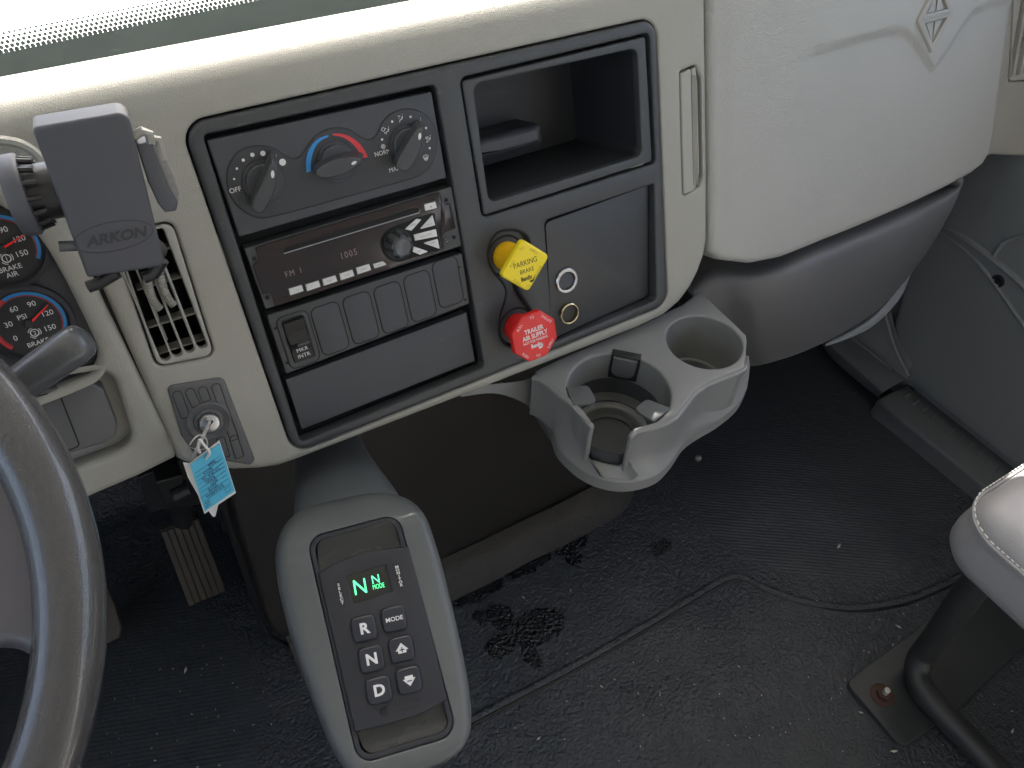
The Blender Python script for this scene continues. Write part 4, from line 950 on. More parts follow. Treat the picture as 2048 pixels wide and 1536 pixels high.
# kick panel in the corner and ribbed sill
kp = thing('kick_panel', (1.2, .6, .1), 'dark plastic kick panel in the passenger footwell corner under the slate panel', 'kick panel')
a = [onZ(x, y, .012) for x, y in ((1641, 684), (1652, 702), (1675, 728), (1757, 797))]
b_ = [onZ(x, y, .05) for x, y in ((1647, 676), (1662, 692), (1688, 716), (1766, 785))]
c_ = [onX(x, y, 1.225) for x, y in ((1690, 664), (1718, 690), (1760, 722), (1812, 757))]
d_ = [onX(x, y, 1.235) for x, y in ((1745, 622), (1755, 655), (1775, 700), (1822, 735))]
e_ = [onX(x, y, 1.24) for x, y in ((1772, 560), (1782, 620), (1798, 680), (1826, 728))]
lnk('lower_moulding', patch([a, b_, c_], 4), SILLM, kp); lnk('upper_moulding', patch([c_, d_, e_], 4), DOORM, kp)
lnk('trim_ridge', tube(cat([tuple(onX(x, y, 1.22)) for x, y in ((1766, 610), (1778, 660), (1795, 710), (1818, 752))], 5, False), .003, 8), DOORM, kp)
lnk('trim_ridge', tube(cat([tuple(onX(x, y, 1.215)) for x, y in ((1694, 668), (1740, 705), (1785, 740))], 5, False), .0022, 8), DOORM, kp)
lnk('panel_clip', lathe(Frame(onX(1716, 663, 1.21), (0, -1, 0), (0, 0, 1)), 0, 0, [(.004, -.001), (.004, .002), (.002, .003)], 12), CHROME, kp)
kw = G().add([(1.262, 1.4, -.1), (1.262, -1.2, -.1), (1.262, -1.2, .9), (1.262, 1.4, .9)], [(0, 1, 2, 3)])  # hidden wall added to stop sun leaking under the door trim
lnk('sun_block_wall', kw, DOORM, kp)
lnk('sun_block_pillar', box(Frame((1.262, 0, 0), (0, -1, 0), (0, 0, 1)), -1.3, .88, -.03, -.50, 1.26, 0, .004), DOORM, door)  # unseen pillar added to keep sun off the seat floor plate
lnk('unseen_window_header', box(Frame((1.262, 0, 0), (0, -1, 0), (0, 0, 1)), -1.3, 1.45, -.03, 1.2, 1.66, 0, .004), DOORM, door)  # unseen header added to narrow the sun patch on the seat
SF = Frame((0, 0, .040), (1, 0, 0), (0, 1, 0))
sill = thing('door_sill', (1.25, .3, .04), 'ribbed dark sill plate running along the foot of the passenger door', 'sill plate')
so_ = SF.px([(1757, 796), (1760, 806), (1985, 985), (2120, 1092)]) ; yb = so_[-1][1]
sp2 = [so_[0], so_[1], so_[2], (so_[2][0], -.5), (1.27, -.5), (1.27, so_[0][1] + .0)]
lnk('sill_plate', slab(SF, clean(sp2), w=0, r=.007, depth=.045, n=4), SILLM, sill)
for k in range(26):
    y = .462 - k * .021
    lnk('sill_rib', tube([(1.222 + .004, y, .0405), (1.244, y + .002, .0405)], .0028, 6, flat=.7, up=(0, 0, 1)), SILLM, sill)
u, v = SF.px([(1829, 776)])[0]
lnk('screw', lathe(SF, u, v, [(.009, 0), (.0085, .002), (.006, .0005), (.0045, .0005), (.004, .003), (.001, .003)], 20), BLKG, sill)

# ================================================================== AIR VENT (driver side of the centre shell)
va = thing('air_vent', PAN.P(.005, -.2, 0), 'beige vertical louvre vent half hidden behind the phone holder', 'air vent')
vo_ = rpoly(Q([(226, 474), (344, 445), (428, 710), (316, 732)]), .007)
ub = [PAN.pix(x, y)[0] for x, y in ((330.6, 713), (355.5, 708), (381, 703), (407, 697))]; vbt = PAN.pix(331, 722)[1]; vtp = PAN.pix(290, 462)[1]
slots = [rect(u - .0040, vbt, u + .0040, vtp, .0045, 4) for u in ub]
lnk('louvre_frame', slab(PAN, vo_, slots, w=.0008, r=.0018, depth=.012, hr=.0012, hdepth=.007), BEIGE2, va)
lnk('duct', loft([[PAN.P(u, v, -.006) for u, v in offset(vo_ if area(vo_) > 0 else vo_[::-1], .002)], [PAN.P(u, v, -.06) for u, v in offset(vo_ if area(vo_) > 0 else vo_[::-1], .004)]], True).add([PAN.P(u, v, -.06) for u, v in offset(vo_ if area(vo_) > 0 else vo_[::-1], .004)], [tuple(range(len(vo_)))]), VOID, va)
for x, y, d in ((352, 636, .0), (366, 690, 0), (335, 560, 0), (318, 500, 0)):
    u, v = PAN.pix(x, y, -.014)
    lnk('vane', box(PAN.at(u, v, -.014), -.024, -.0009, -.012, .022, .0009, .003), BEIGE2, va)
for x0 in (.004,):
    lnk('vane_link', box(PAN, ub[0] + .004, vbt + .01, -.02, ub[0] + .007, vbt + .05, -.016), BEIGE2, va)

# ================================================================== IGNITION
ig = thing('ignition_plate', PAN.P(.01, -.32, 0), 'dark ribbed ignition plate with a silver key cylinder in the beige shell', 'ignition plate')
io_q = Q([(332, 771), (446, 753), (511, 925), (398, 925)])
io = rpoly(Q([(332, 771), (446, 753), (510, 918), (500, 929), (460, 922), (392, 912), (362, 870)]), [.005, .006, .003, .003, .01, .008, .004])
dc = PAN.pix(417, 842, .002); dr = .0185
lnk('plate', slab(PAN, io, w=.0025, r=.0022, depth=.008), KNEE, ig)
for k, (xa, ya, xb, yb_) in enumerate(((352, 783, 372, 835), (377, 778, 393, 812), (403, 774, 414, 802), (430, 768, 470, 880), (440, 875, 452, 915), (466, 872, 480, 915))):
    p0 = PAN.pix(xa, ya, .0026); p1 = PAN.pix(xb, yb_, .0026); d = (Vector(p1) - Vector(p0)); L_ = d.length; d.normalize(); nn2 = Vector((-d.y, d.x)) * .0036
    a_ = [tuple(Vector(p0) + nn2), tuple(Vector(p0) - nn2), tuple(Vector(p1) - nn2), tuple(Vector(p1) + nn2)]
    lnk('rib_outline', stroke(PAN, rpoly(a_, [.0034, .0034, .001, .001]), .0025, .00042, closed=True), BLKG, ig)
lnk('key_dish', lathe(PAN, *dc, [(dr, .0022), (dr, .0035), (dr - .0015, .0042), (.0125, .0028), (.0115, .0045), (.0095, .0048), (.009, .003)], 40), KNEE, ig)
cy = lnk('key_cylinder', lathe(PAN, *dc, [(.0088, .003), (.0088, .0065), (.0078, .0080), (.0068, .0083)], 32), CHROME, ig)
lnk('key_slot', flat(PAN.at(*dc, 0, .6), rect(-.0038, -.0012, .0038, .0012, .0004), .0083, .0002), VOID, cy)
ky = thing('key', PAN.P(*dc, .01), 'metal key seen edge-on in the ignition cylinder with a thin wire ring', 'key')
K0 = PAN.P(*dc, .006); kx = PAN.pix(391, 905, .045); K1 = PAN.P(*kx, .045)
dK = (K1 - K0).normalized(); sd = (K1 - CAM).normalized(); sd = (sd - dK * sd.dot(dK)).normalized(); tk = dK.cross(sd)
def slabdir(a, b, hw, th):
    g = G(); vs = [p + s1 * sd * hw + s2 * tk * th for p in (a, b) for s1, s2 in ((-1, -1), (1, -1), (1, 1), (-1, 1))]
    return g.add(vs, [(0, 1, 2, 3), (7, 6, 5, 4), (0, 4, 5, 1), (1, 5, 6, 2), (2, 6, 7, 3), (3, 7, 4, 0)])
lnk('key_blade', slabdir(K0, K0.lerp(K1, .5), .0035, .0011), STEEL, ky); lnk('key_bow', slabdir(K0.lerp(K1, .42), K1, .0095, .0014), STEEL, ky)
rc_ = PAN.P(*PAN.pix(396, 887, .04), .04); lnk('wire_ring', tube([rc_ + Vector((.007 * math.cos(t), .002 * math.sin(2 * t), .008 * math.sin(t))) for t in [2 * PI * i / 30 for i in range(31)]], .0006, 8), STEEL, ky)
# paper tag hanging from the key
TF = Frame(onY(440, 887, .447), onY(440, 887, .447) - onY(380, 930, .447), Vector((0, .15, 1)))
TY = .447
tq = [TF.pix(x, y) for x, y in ((380, 930), (440, 887), (469.5, 982), (410, 1023))]
tg_ = thing('key_tag', onY(425, 955, TY), 'bright blue handwritten paper key tag in a clear sleeve hanging below the key', 'key tag')
th_ = circ(*TF.pix(413, 917), .0016, 14); tl_ = circ(*TF.pix(438, 993), .0015, 14)
lnk('blue_card', slab(TF, tq, [th_, tl_], w=0, r=.0001, depth=.0004, back=True, n=1), TAGM, tg_)
sq2 = [TF.pix(x, y, -.0012) for x, y in ((375, 930), (439, 881), (472, 986), (409, 1028))]
lnk('clear_sleeve', slab(TF, sq2, w=-.0012, r=.0001, depth=.0004, n=1, back=True), PAPER, tg_)
lnk('white_slip', slab(TF, [TF.pix(x, y, -.003) for x, y in ((366, 925), (400, 930), (420, 1010), (437, 1008), (431, 1033), (426, 1034), (404, 1005), (376, 955))], w=-.003, r=.0001, depth=.0004, n=1, back=True), PAPER, tg_)
tie = cat([tuple(TF.P(*TF.pix(x, y, w), w)) for x, y, w in ((412, 917, .001), (419, 905, .004), (408, 890, .006), (399, 880, .004), (396, 895, .002), (400, 905, -.001))], 5, False)
lnk('white_tie', tube(tie, .0011, 8), PAPER, tg_)
e0 = Vector(tq[1]) - Vector(tq[0]); e1 = Vector(tq[3]) - Vector(tq[0]); an = math.atan2(e0.y, e0.x)
def tpos(a, b): p = Vector(tq[0]) + e0 * a + e1 * b; return p.x, p.y
INKT = mat('pen_ink', (.02, .03, .12), .5)
for k, (s, a, b, hgt) in enumerate((('844', .62, .23, .0038), ('BOX', .44, .31, .0034), ('DURA 26', .50, .40, .0034), ('4300', .45, .49, .0038), ('INT', .52, .57, .0036), ('2018', .45, .66, .0038), ('JH564846', .47, .755, .0036))):
    text(TF, s, *tpos(a, b), hgt, INKT, tg_, 'handwriting', w=.0002, ang=an + PI, sx=.85, shear=.15)
for b in (.20, .28, .36, .44, .525, .61):
    lnk('ruled_line', stroke(TF, [tpos(.06, b), tpos(.92, b)], .0002, .00012), INKT, tg_)
for k, s in enumerate(('COLOR', 'BODY', 'MODEL', 'MAKE', 'YEAR')): text(TF, s, *tpos(.86, .27 + k * .085), .0013, INKT, tg_, 'printed_word', w=.0002, ang=an + PI)
lnk('printed_box', stroke(TF, [tpos(.05, .70), tpos(.95, .70), tpos(.95, .81), tpos(.05, .81)], .0002, .00016, closed=True), INKT, tg_)
for a in (.06, .76): lnk('check_box', stroke(TF, [tpos(a, .85), tpos(a + .17, .85), tpos(a + .17, .94), tpos(a, .94)], .0002, .00016, closed=True), INKT, tg_)
lnk('check_mark', stroke(TF, [tpos(.08, .94), tpos(.22, .85), tpos(.15, .9), tpos(.08, .85), tpos(.22, .94)], .0002, .00016), INKT, tg_)

# ================================================================== GAUGES
ZG = lambda pts: zm(5.6875, 0, 430, pts)
CW = -.0125
def gp(x, y, w=CW): return PAN.px(ZG([(x, y)]), w)[0]
def gauge(cx, cy, nb, labels, bx, needle, label):
    u, v = gp(cx, cy, CW + .001)
    t_ = thing('air_gauge', PAN.P(u, v, CW), label, 'gauge', 'round brake air pressure gauges')
    GR = .0262
    lnk('gauge_ring', lathe(PAN, u, v, [(GR + .0045, CW), (GR + .004, CW + .004), (GR + .001, CW + .0055), (GR, CW + .001)], 48, cap1=False), KEYP, t_)
    fc = lnk('gauge_face', lathe(PAN, u, v, [(GR, CW + .001), (.0005, CW + .001)], 48), GFACE, t_)
    W_ = CW + .0012
    dx, dy = 335 - cx, 1230 - cy
    P_ = lambda x, y: gp(x - dx, y - dy, W_)
    u0_, v0_ = u, v
    an_ = lambda x, y: math.atan2(P_(x, y)[1] - v, P_(x, y)[0] - u)
    a0 = an_(150, 1500) % (2 * PI); a1 = an_(75, 1010) % (2 * PI); a2 = an_(680, 1320)
    def band(A, B, r0, r1, m, nm):
        k = 24; o_ = [(u + r1 * math.cos(A + (B - A) * i / k), v + r1 * math.sin(A + (B - A) * i / k)) for i in range(k + 1)]
        i_ = [(u + r0 * math.cos(A + (B - A) * i / k), v + r0 * math.sin(A + (B - A) * i / k)) for i in range(k + 1)]
        lnk(nm, flat(PAN, o_ + i_[::-1], W_ - .0001), m, t_)
    band(a0, a1, .0222, .0246, REDP, 'red_band'); band(a1, a2, .0222, .0246, BLUEP, 'blue_band'); band(a0, a2, .0214, .0218, REDP, 'thin_arc')
    for s, x, y in (('0', 175, 1400), ('30', 95, 1245), ('60', 155, 1070), ('90', 358, 1010), ('120', 535, 1115), ('150', 565, 1280)):
        if cx < 100 and x < 300: continue
        text(PAN, s, *P_(x, y), .0040, WHITE, fc, 'numeral', w=W_)
    if cx > 100: text(PAN, 'PSI', *P_(250, 1160), .0038, WHITE, fc, 'numeral', w=W_)
    bu, bv = P_(395, 1340)
    lnk('brake_symbol', stroke(PAN, circ(bu, bv, .0028, 20), W_, .0004, closed=True), WHITE, fc)
    for A, B in ((-.6, .6), (1.6, 2.8), (3.6, 4.6)): lnk('brake_symbol', stroke(PAN, [(bu + .0042 * math.cos(A + (B - A) * i / 8), bv + .0042 * math.sin(A + (B - A) * i / 8)) for i in range(9)], W_, .0003), WHITE, fc)
    text(PAN, nb, bu, bv, .0032, WHITE, fc, 'numeral', w=W_)
    text(PAN, 'BRAKE', *P_(435, 1448), .0036, WHITE, fc, 'gauge_word', w=W_)
    text(PAN, 'AIR', *P_(460, 1520), .0036, WHITE, fc, 'gauge_word', w=W_)
    x0, y0, x1, y1 = needle
    nq = [gp(x0 - 4, y0 - 14, W_ + .002), gp(x0 + 8, y0 + 12, W_ + .002), gp(x1 + 2, y1 + 4, W_ + .002), gp(x1 - 2, y1 - 8, W_ + .002)]
    lnk('needle', flat(PAN, nq, W_ + .002, .0006), NEEDLE, t_)
    lnk('needle_hub', lathe(PAN, u, v, [(.0034, W_), (.0034, W_ + .002), (.003, W_ + .0026)], 20), KEYP, t_)
gauge(335, 1230, '2', None, None, (365, 1207, 548, 1022), 'lower air pressure gauge numbered 2 beside the silver lever tip')
gauge(14, 385, '1', None, None, (40, 372, 272, 230), 'upper air pressure gauge numbered 1, cut off by the photo edge')

# ================================================================== LEVER AND STEERING WHEEL
lv0 = PAN.P(*PAN.pix(-90, 862, .09), .09); lv1 = PAN.P(*PAN.pix(172, 674, .105), .105)
dl = (lv1 - lv0).normalized()
lp_ = [lv0, lv0.lerp(lv1, .5), lv1 - dl * .012, lv1 - dl * .004, lv1 - dl * .001, lv1 + dl * .001]
lv = lnk('column_lever', tube(lp_, [.0105, .0118, .0128, .0120, .0100, .006], 28), LEVER)
tag(lv, 'thick grey column lever with a rounded tip beside the lower gauge', 'lever')
WO = Vector((-.304, .345, .78)); wa = math.radians(35)
WHF = Frame(WO, (1, 0, 0), (0, math.cos(wa), math.sin(wa)))
sw = thing('steering_wheel', WO, 'dark worn steering wheel with broad spoke, cropped by the left edge', 'steering wheel')
RM, rr_ = .2165, .0185
rim_r = [[WHF.P((RM + rr_ * math.cos(b)) * math.cos(t), (RM + rr_ * math.cos(b)) * math.sin(t), rr_ * math.sin(b)) for b in [2 * PI * j / 28 for j in range(28)]] for t in [2 * PI * i / 140 for i in range(140)]]
lnk('rim', loft(rim_r + [rim_r[0]], True), WHEELM, sw)
wp = lambda pts: WHF.px(pts, .004)
rimpath = [(RM * .985 * math.cos(t), RM * .985 * math.sin(t)) for t in [1.1 - 1.78 * i / 40 for i in range(41)]]
holes_ = wp(cat([(95, 1530), (60, 1500), (70, 1440), (84, 1385), (76, 1340), (50, 1312), (10, 1300), (-60, 1305), (-160, 1330)], 4, False))
spk = rimpath + [p for p in holes_] + [(-.06, -.10), (-.10, .03), (-.05, .12)]
g = slab(WHF, clean(spk), w=.006, r=.011, depth=.022, n=5, step=.012, wf=lambda u, v: .010 * (1 - sst(math.hypot(u, v) / .19)))
lnk('spoke', g, HUBM, sw, sharp=70)

# ================================================================== PHONE HOLDER
RT = RC.transposed()
hU = (RT @ Vector((1, -.30, .38))).normalized(); hV = (RT @ Vector((.12, -.80, -.58)))
HF_ = Frame(CAM + ray(200, 400) * .475, hU, hV)
ph = thing('phone_holder', HF_.O, 'dark grey plastic phone holder clipped to the air vent, with an embossed oval maker mark', 'phone holder')
bo = rpoly(HF_.px([(63, 256), (256, 223), (331, 533), (175, 557)]), [.003, .006, .005, .002])
lnk('back_plate', slab(HF_, bo, w=0, r=.0022, depth=.020, back=True, n=4), HOLD, ph)
ou, ov = HF_.pix(228, 473); 
EMB = mat('embossed_holder_plastic', (.035, .036, .042), .5)
lnk('oval_mark', stroke(HF_, circ(ou, ov, .0235, 40, .0098, .03), .0, .0003, closed=True), EMB, ph)
text(HF_, 'ARKON', ou + .001, ov - .0002, .0066, EMB, ph, 'embossed_word', w=.0, sx=1.05, shear=.3, bold=.04, th=.0004)
# adjusting wheel on the left
ku, kv = HF_.pix(95, 392, -.016)
AX = Frame(HF_.P(ku, kv, -.024), HF_.V, HF_.N)            # axis along holder's -U .. +U
lnk('adjuster_drum', lathe(AX, 0, 0, [(.0175, -.014), (.0175, .022)], 28, cap0=True), HOLD2, ph)
aw = lathe(AX, 0, 0, [(.018, -.021), (.0235, -.020), (.0250, -.017), (.0250, -.011), (.0235, -.0095), (.018, -.009)], 40, cap0=True)
lnk('adjuster_wheel', aw, HOLD, ph)
for k in range(14):
    t = 2 * PI * k / 14
    lnk('grip_tooth', tube([AX.P(.0212 * math.cos(t), .0212 * math.sin(t), -.010), AX.P(.0195 * math.cos(t), .0195 * math.sin(t), -.002)], .0018, 6), HOLD2, ph)
# right clamp jaw
jw = rpoly(HF_.px([(272, 290), (302, 284), (320, 330), (337, 375), (357, 406), (353, 423), (330, 426), (316, 408), (296, 365)], -.004), [.002, .002, .008, .008, .003, .002, .002, .004, .004])
lnk('clamp_jaw', slab(HF_, jw, w=-.004, r=.0015, depth=.012, back=True), HOLD, ph)
jp = rpoly(HF_.px([(298, 283), (324, 300), (347, 350), (359, 386), (358, 412), (338, 380), (318, 330)], -.006), .002)
lnk('jaw_pad', slab(HF_, jp, w=-.006, r=.001, depth=.010, back=True), mat('worn_grey_pad', (.22, .21, .20), .6, grain=1, gscale=900, kind='fine', var=.3, vscale=300), ph)
lnk('spring_clip', tube([HF_.P(*HF_.pix(x, y, -.006), -.006) for x, y in ((268, 272), (285, 262), (298, 268), (302, 285))], .003, 8), CLAMP, ph)
lnk('spring_clip', tube([HF_.P(*HF_.pix(x, y, -.008), -.008) for x, y in ((300, 276), (316, 278), (322, 300), (326, 318))], .0025, 8), CLAMP, ph)
lnk('release_pin', tube([HF_.P(*HF_.pix(x, y, -.008), -.008) for x, y in ((118, 493), (160, 491))], [.0034, .0034], 14), LEVER, ph)
for pts in (((176, 574), (200, 566), (235, 545)), ((288, 556), (308, 548), (325, 520))):
    lnk('foot', tube([HF_.P(*HF_.pix(x, y, -.006), -.006) for x, y in pts], [.0052, .005, .005], 12, flat=.8), HOLD2, ph)
# stalk from the plate to the vent and the two ribbed hooks through the louvres
s0 = HF_.P(*HF_.pix(290, 480, -.02), -.02); s1 = PAN.P(*PAN.pix(312, 500, .006), .006)
lnk('stalk', tube([s0, s0.lerp(s1, .5), s1], [.008, .007, .008], 16), HOLD2, ph)
for pts in (((293, 545), (297, 570), (303, 593), (311, 608), (321, 618)), ((318, 540), (323, 563), (330, 585), (338, 600), (348, 611))):
    pp_ = cat([tuple(PAN.P(*PAN.pix(x, y, .007), .007)) for x, y in pts], 8, False)
    lnk('ribbed_hook', tube(pp_, [.0028 + .0007 * (i % 2) for i in range(len(pp_))], 10), CLAMP, ph, sharp=10)
    
# ================================================================== GEAR SELECTOR
nK = Vector((.004, -.4035, .915)).normalized()
kd = ray(765, 1270); KO = CAM + kd * (.686 / -kd.dot(nK))
KF = Frame(KO, (.97162, -.21482, -.09908), (.16575, .90264, .39720))
gs = thing('gear_selector', KO, 'grey push button gear selector pod with green lit display in front of the dashboard', 'gear selector')
kq = lambda pts, w=0: KF.px(pts, w)
ho = cat(kq([(553, 1150), (551, 1095), (568, 1040), (610, 1005), (680, 985), (760, 972), (815, 985), (850, 1020), (873, 1080), (893, 1150), (915, 1240), (938, 1350), (947, 1430), (940, 1480), (905, 1520), (830, 1550), (760, 1568), (710, 1562), (670, 1510), (640, 1440), (610, 1360), (580, 1270), (562, 1200)]), 4)
keyh = rpoly(kq([(612, 1075), (796, 1026), (916, 1470), (716, 1530)]), [.014, .014, .014, .014], 8)
kin = rpoly(kq([(614, 1077), (795, 1028), (914, 1468), (717, 1528)]), [.0138] * 4, 8)
def hdrop(u, v): return -.006 * sst((abs(u) - .03) / .03) - .022 * sst((v - .085) / .05) ** 1
lnk('housing', slab(KF, ho, [keyh], w=.001, r=.011, depth=.045, step=.008, hr=.0012, hdepth=.006, n=5, wf=lambda u, v: -.02 * sst((v - .082) / .06)), PODM, gs, sharp=60)
kin = kin if area(kin) > 0 else kin[::-1]
lnk('keypad_frame', slab(KF, kin, [offset(kin, .0042)], w=.0002, r=.0008, depth=.012, hdepth=.010), KEYP, gs)
lnk('keypad_base', flat(KF, offset(kin, .001), -.011, .001), VOID, gs)
# neck back to the dashboard
nkp = [KF.P(*kq([(712, 1110)])[0], -.058), KF.P(*kq([(705, 1010)])[0], -.050), onY(668, 925, .50) + Vector((0, 0, -.01)), onY(650, 880, .56)]
nkp = cat([tuple(p) for p in nkp], 5, False)
k_ = len(nkp)
lnk('neck', tube(nkp, [.061 - .023 * sst(i / (k_ - 1) * 1.2) for i in range(k_)], 32, flat=.5, up=KF.N), NECKM, gs)
# raised keypad body with scooped ends
kb = cat(kq([(636, 1147), (680, 1122), (730, 1106), (780, 1097), (817, 1094)]), 3, False) + kq([(856, 1243)]) + cat(kq([(894, 1398), (850, 1424), (804, 1440), (755, 1454), (709, 1464)]), 3, False) + kq([(672, 1305)])
scT = rpoly(kq([(633, 1080), (790, 1040), (819, 1100), (637, 1155)]), [.009, .010, .001, .001], 6)
scB = rpoly(kq([(708, 1456), (896, 1392), (896, 1462), (733, 1512)]), [.001, .001, .009, .010], 6)
vT0 = kq([(725, 1060)])[0][1]; vT1 = kq([(727, 1108)])[0][1]; vB0 = kq([(804, 1440)])[0][1]; vB1 = kq([(815, 1490)])[0][1]
lnk('scoop', slab(KF, scT, w=.0008, r=.0008, depth=.001, step=.003, wf=lambda u, v: -.0048 * math.sin(max(0, min(1, (vT0 - v + .004) / (vT0 - vT1 + .006))) * PI * .62)), SCOOP, gs)
lnk('scoop', slab(KF, scB, w=.0008, r=.0008, depth=.001, step=.003, wf=lambda u, v: -.0048 * math.sin(max(0, min(1, (v - vB1 + .004) / (vB0 - vB1 + .006))) * PI * .62)), SCOOP, gs)
dsp = kq([(691, 1153), (772, 1130), (785, 1184), (706, 1210)]); lsl = kq([(669, 1164), (681, 1162), (692, 1212), (680, 1217)]); rsl = kq([(785, 1130), (797, 1126), (810, 1176), (797, 1180)])
lnk('keypad_body', slab(KF, kb, [rpoly(dsp, .0012, 3)], w=.0030, r=.0018, depth=.013, hr=.0004, hdepth=.0015), KEYP, gs)
LCD = mat('display_window', (.012, .012, .011), .2, coat=.3)
dw = lnk('display', flat(KF, rpoly(dsp, .0012, 3), .0018), LCD, gs)
GRN = emis('green_led_segments', (.09, .95, .33), .55)
p = lambda x, y: kq([(x, y)], .002)[0]
text(KF, 'N', *p(720, 1173), .0125, GRN, dw, 'lit_letter', w=.0021, sx=.9)
text(KF, 'N', *p(751, 1158), .0072, GRN, dw, 'lit_letter', w=.0021, sx=.95)
text(KF, 'MODE', *p(757, 1172), .0040, GRN, dw, 'lit_word', w=.0021, sx=.62)
for q_, s in ((lsl, 'SELECT'), (rsl, 'MONITOR')):
    lnk('label_slot', flat(KF, rpoly(q_, .001, 3), .0031, .0001), BLKG, gs)
    cx = sum(a[0] for a in q_) / 4; cy = sum(a[1] for a in q_) / 4
    for i, c in enumerate(s):
        t = (i + .5) / len(s); hgt = .0022
        A_ = Vector(q_[0]).lerp(Vector(q_[1]), .5); B_ = Vector(q_[3]).lerp(Vector(q_[2]), .5); pt = A_.lerp(B_, .08 + .84 * t)
        text(KF, c, pt.x, pt.y, hgt, WHITE, gs, 'slot_letter', w=.0033, sx=1.25, bold=.03)
def key(x, y, s, nm='gear_key'):
    u, v = kq([(x, y)], .004)[0]; a = .0098
    ol = cat([(-a * .93, -a * .93), (0, -a * 1.06), (a * .93, -a * .93), (a * 1.06, 0), (a * .93, a * .93), (0, a * 1.06), (-a * .93, a * .93), (-a * 1.06, 0)], 5)
    ol = [(u + p_[0], v + p_[1]) for p_ in ol]
    lnk('key_gap', flat(KF, offset(ol, -.0007), .0031, .0001), BLKG, gs)
    k = lnk(nm, slab(KF, ol, w=.0062, r=.0024, depth=.004, n=5), KEYB, gs)
    if s == 'up' or s == 'down':
        q_ = 1 if s == 'up' else -1
        lnk('arrow', flat(KF, [(u + a_ * .001, v + b_ * .001 * q_) for a_, b_ in ((-5.4, -1.2), (-3.4, -1.2), (-3.4, -3.4), (3.4, -3.4), (3.4, -1.2), (5.4, -1.2), (0, 4.8))][::1], .0062), WHITE, k)
        lnk('arrow_sign', flat(KF, rect(u - .0020, v - .0009 - .0003, u + .0020, v - .0003, 0), .0065, .0001), KEYB, k)
        if s == 'up': lnk('arrow_sign', flat(KF, rect(u - .00045, v - .0028, u + .00045, v + .0014, 0), .00655, .0001), KEYB, k)
    elif s == 'MODE': text(KF, s, u, v, .0034, WHITE, k, 'key_word', w=.0062, sx=1.05, bold=.02)
    else: text(KF, s, u, v, .0084, WHITE, k, 'key_letter', w=.0062, sx=1.05, bold=.035)
for a in ((728, 1257, 'R'), (788, 1238, 'MODE'), (743, 1318, 'N'), (803, 1298, 'up'), (758, 1380, 'D'), (818, 1360, 'down')): key(*a)
u, v = kq([(768, 1422)], .003)[0]
lnk('maker_mark', stroke(KF, circ(u, v, .0034, 20), .003, .0005, closed=True), BLKG, gs); lnk('maker_mark', stroke(KF, circ(u, v, .0016, 16), .003, .0005, closed=True), BLKG, gs)
u, v = kq([(812, 1402)], .003)[0]; text(KF, 'Allison', u, v, .0062, BLKG, gs, 'maker_name', w=.003, sx=.95)
u, v = kq([(815, 1416)], .003)[0]; text(KF, 'TRANSMISSION', u, v, .0026, BLKG, gs, 'maker_name', w=.003, sx=.85)

# ================================================================== PEDALS
ap = thing('accelerator_pedal', (-.06, .75, .1), 'worn ribbed accelerator pedal with black bracket on the driver floor', 'pedal')
B0, B1 = onZ(378, 1213, .055), onZ(453, 1181, .055); T0, T1 = onZ(320, 1062, .20), onZ(398, 1040, .20)
PF = Frame(B0, B1 - B0, (T0 - B0)); wd_ = (B1 - B0).length; ln_ = (T0 - B0).dot(PF.V); sh = (T0 - B0).dot(PF.U); wt = (T1 - T0).length
lnk('pedal_pad', slab(PF, rpoly([(0, 0), (wd_, 0), (sh + wt, ln_), (sh, ln_)], .003), w=0, r=.002, depth=.012, back=True), PEDAL, ap)
for k in range(6):
    a = (k + .5) / 6
    P0 = Vector((wd_ * a, .002)); P1 = Vector((sh + wt * a, ln_ - .002)); hw = wd_ / 6 * .41
    lnk('pad_rib', slab(PF, [(P0.x - hw, P0.y), (P0.x + hw, P0.y), (P1.x + hw, P1.y), (P1.x - hw, P1.y)], w=.003, r=.0012, depth=.004), PEDAL, ap)
def hexa(nm, pts, w0, m, par, fr=None, dep=.03):
    fr = fr or Frame((0, w0, 0), (1, 0, 0), (0, 0, 1))
    return lnk(nm, slab(fr, rpoly(fr.px(pts), .002), w=0, r=.002, depth=dep), m, par)
hexa('bracket', [(276, 955), (355, 925), (368, 905), (395, 960), (400, 1010), (340, 1015), (300, 1028)], .62, METB, ap, dep=.05)
hexa('bracket_tab', [(312, 965), (366, 950), (372, 1000), (330, 1010)], .60, METB, ap, dep=.03)
lnk('pivot', tube([onY(345, 990, .60), onY(378, 975, .60)], [.010, .010], 14), METB, ap)
lnk('pedal_arm', tube([onY(352, 1005, .63), onY(362, 1030, .68), onY(362, 1058, .80)], [.018, .016, .014], 12, flat=.6), METB, ap)
lnk('wiring', tube(cat([tuple(onY(x, y, .64)) for x, y in ((395, 925), (425, 985), (440, 1010), (452, 1060))], 5, False), .004, 8), BLKG, ap)
bp_ = thing('brake_pedal', onZ(225, 1230, .06), 'corner of a brown worn brake pedal peeking out beside the steering wheel rim', 'pedal')
BF = Frame(onZ(225, 1230, .07), (1, -.1, 0), (0, .9, .5))
lnk('pedal_pad', slab(BF, rpoly(BF.px([(150, 1170), (212, 1168), (228, 1205), (243, 1255), (238, 1275), (218, 1285), (150, 1300)]), .006), w=0, r=.003, depth=.012, back=True), PEDAL, bp_)

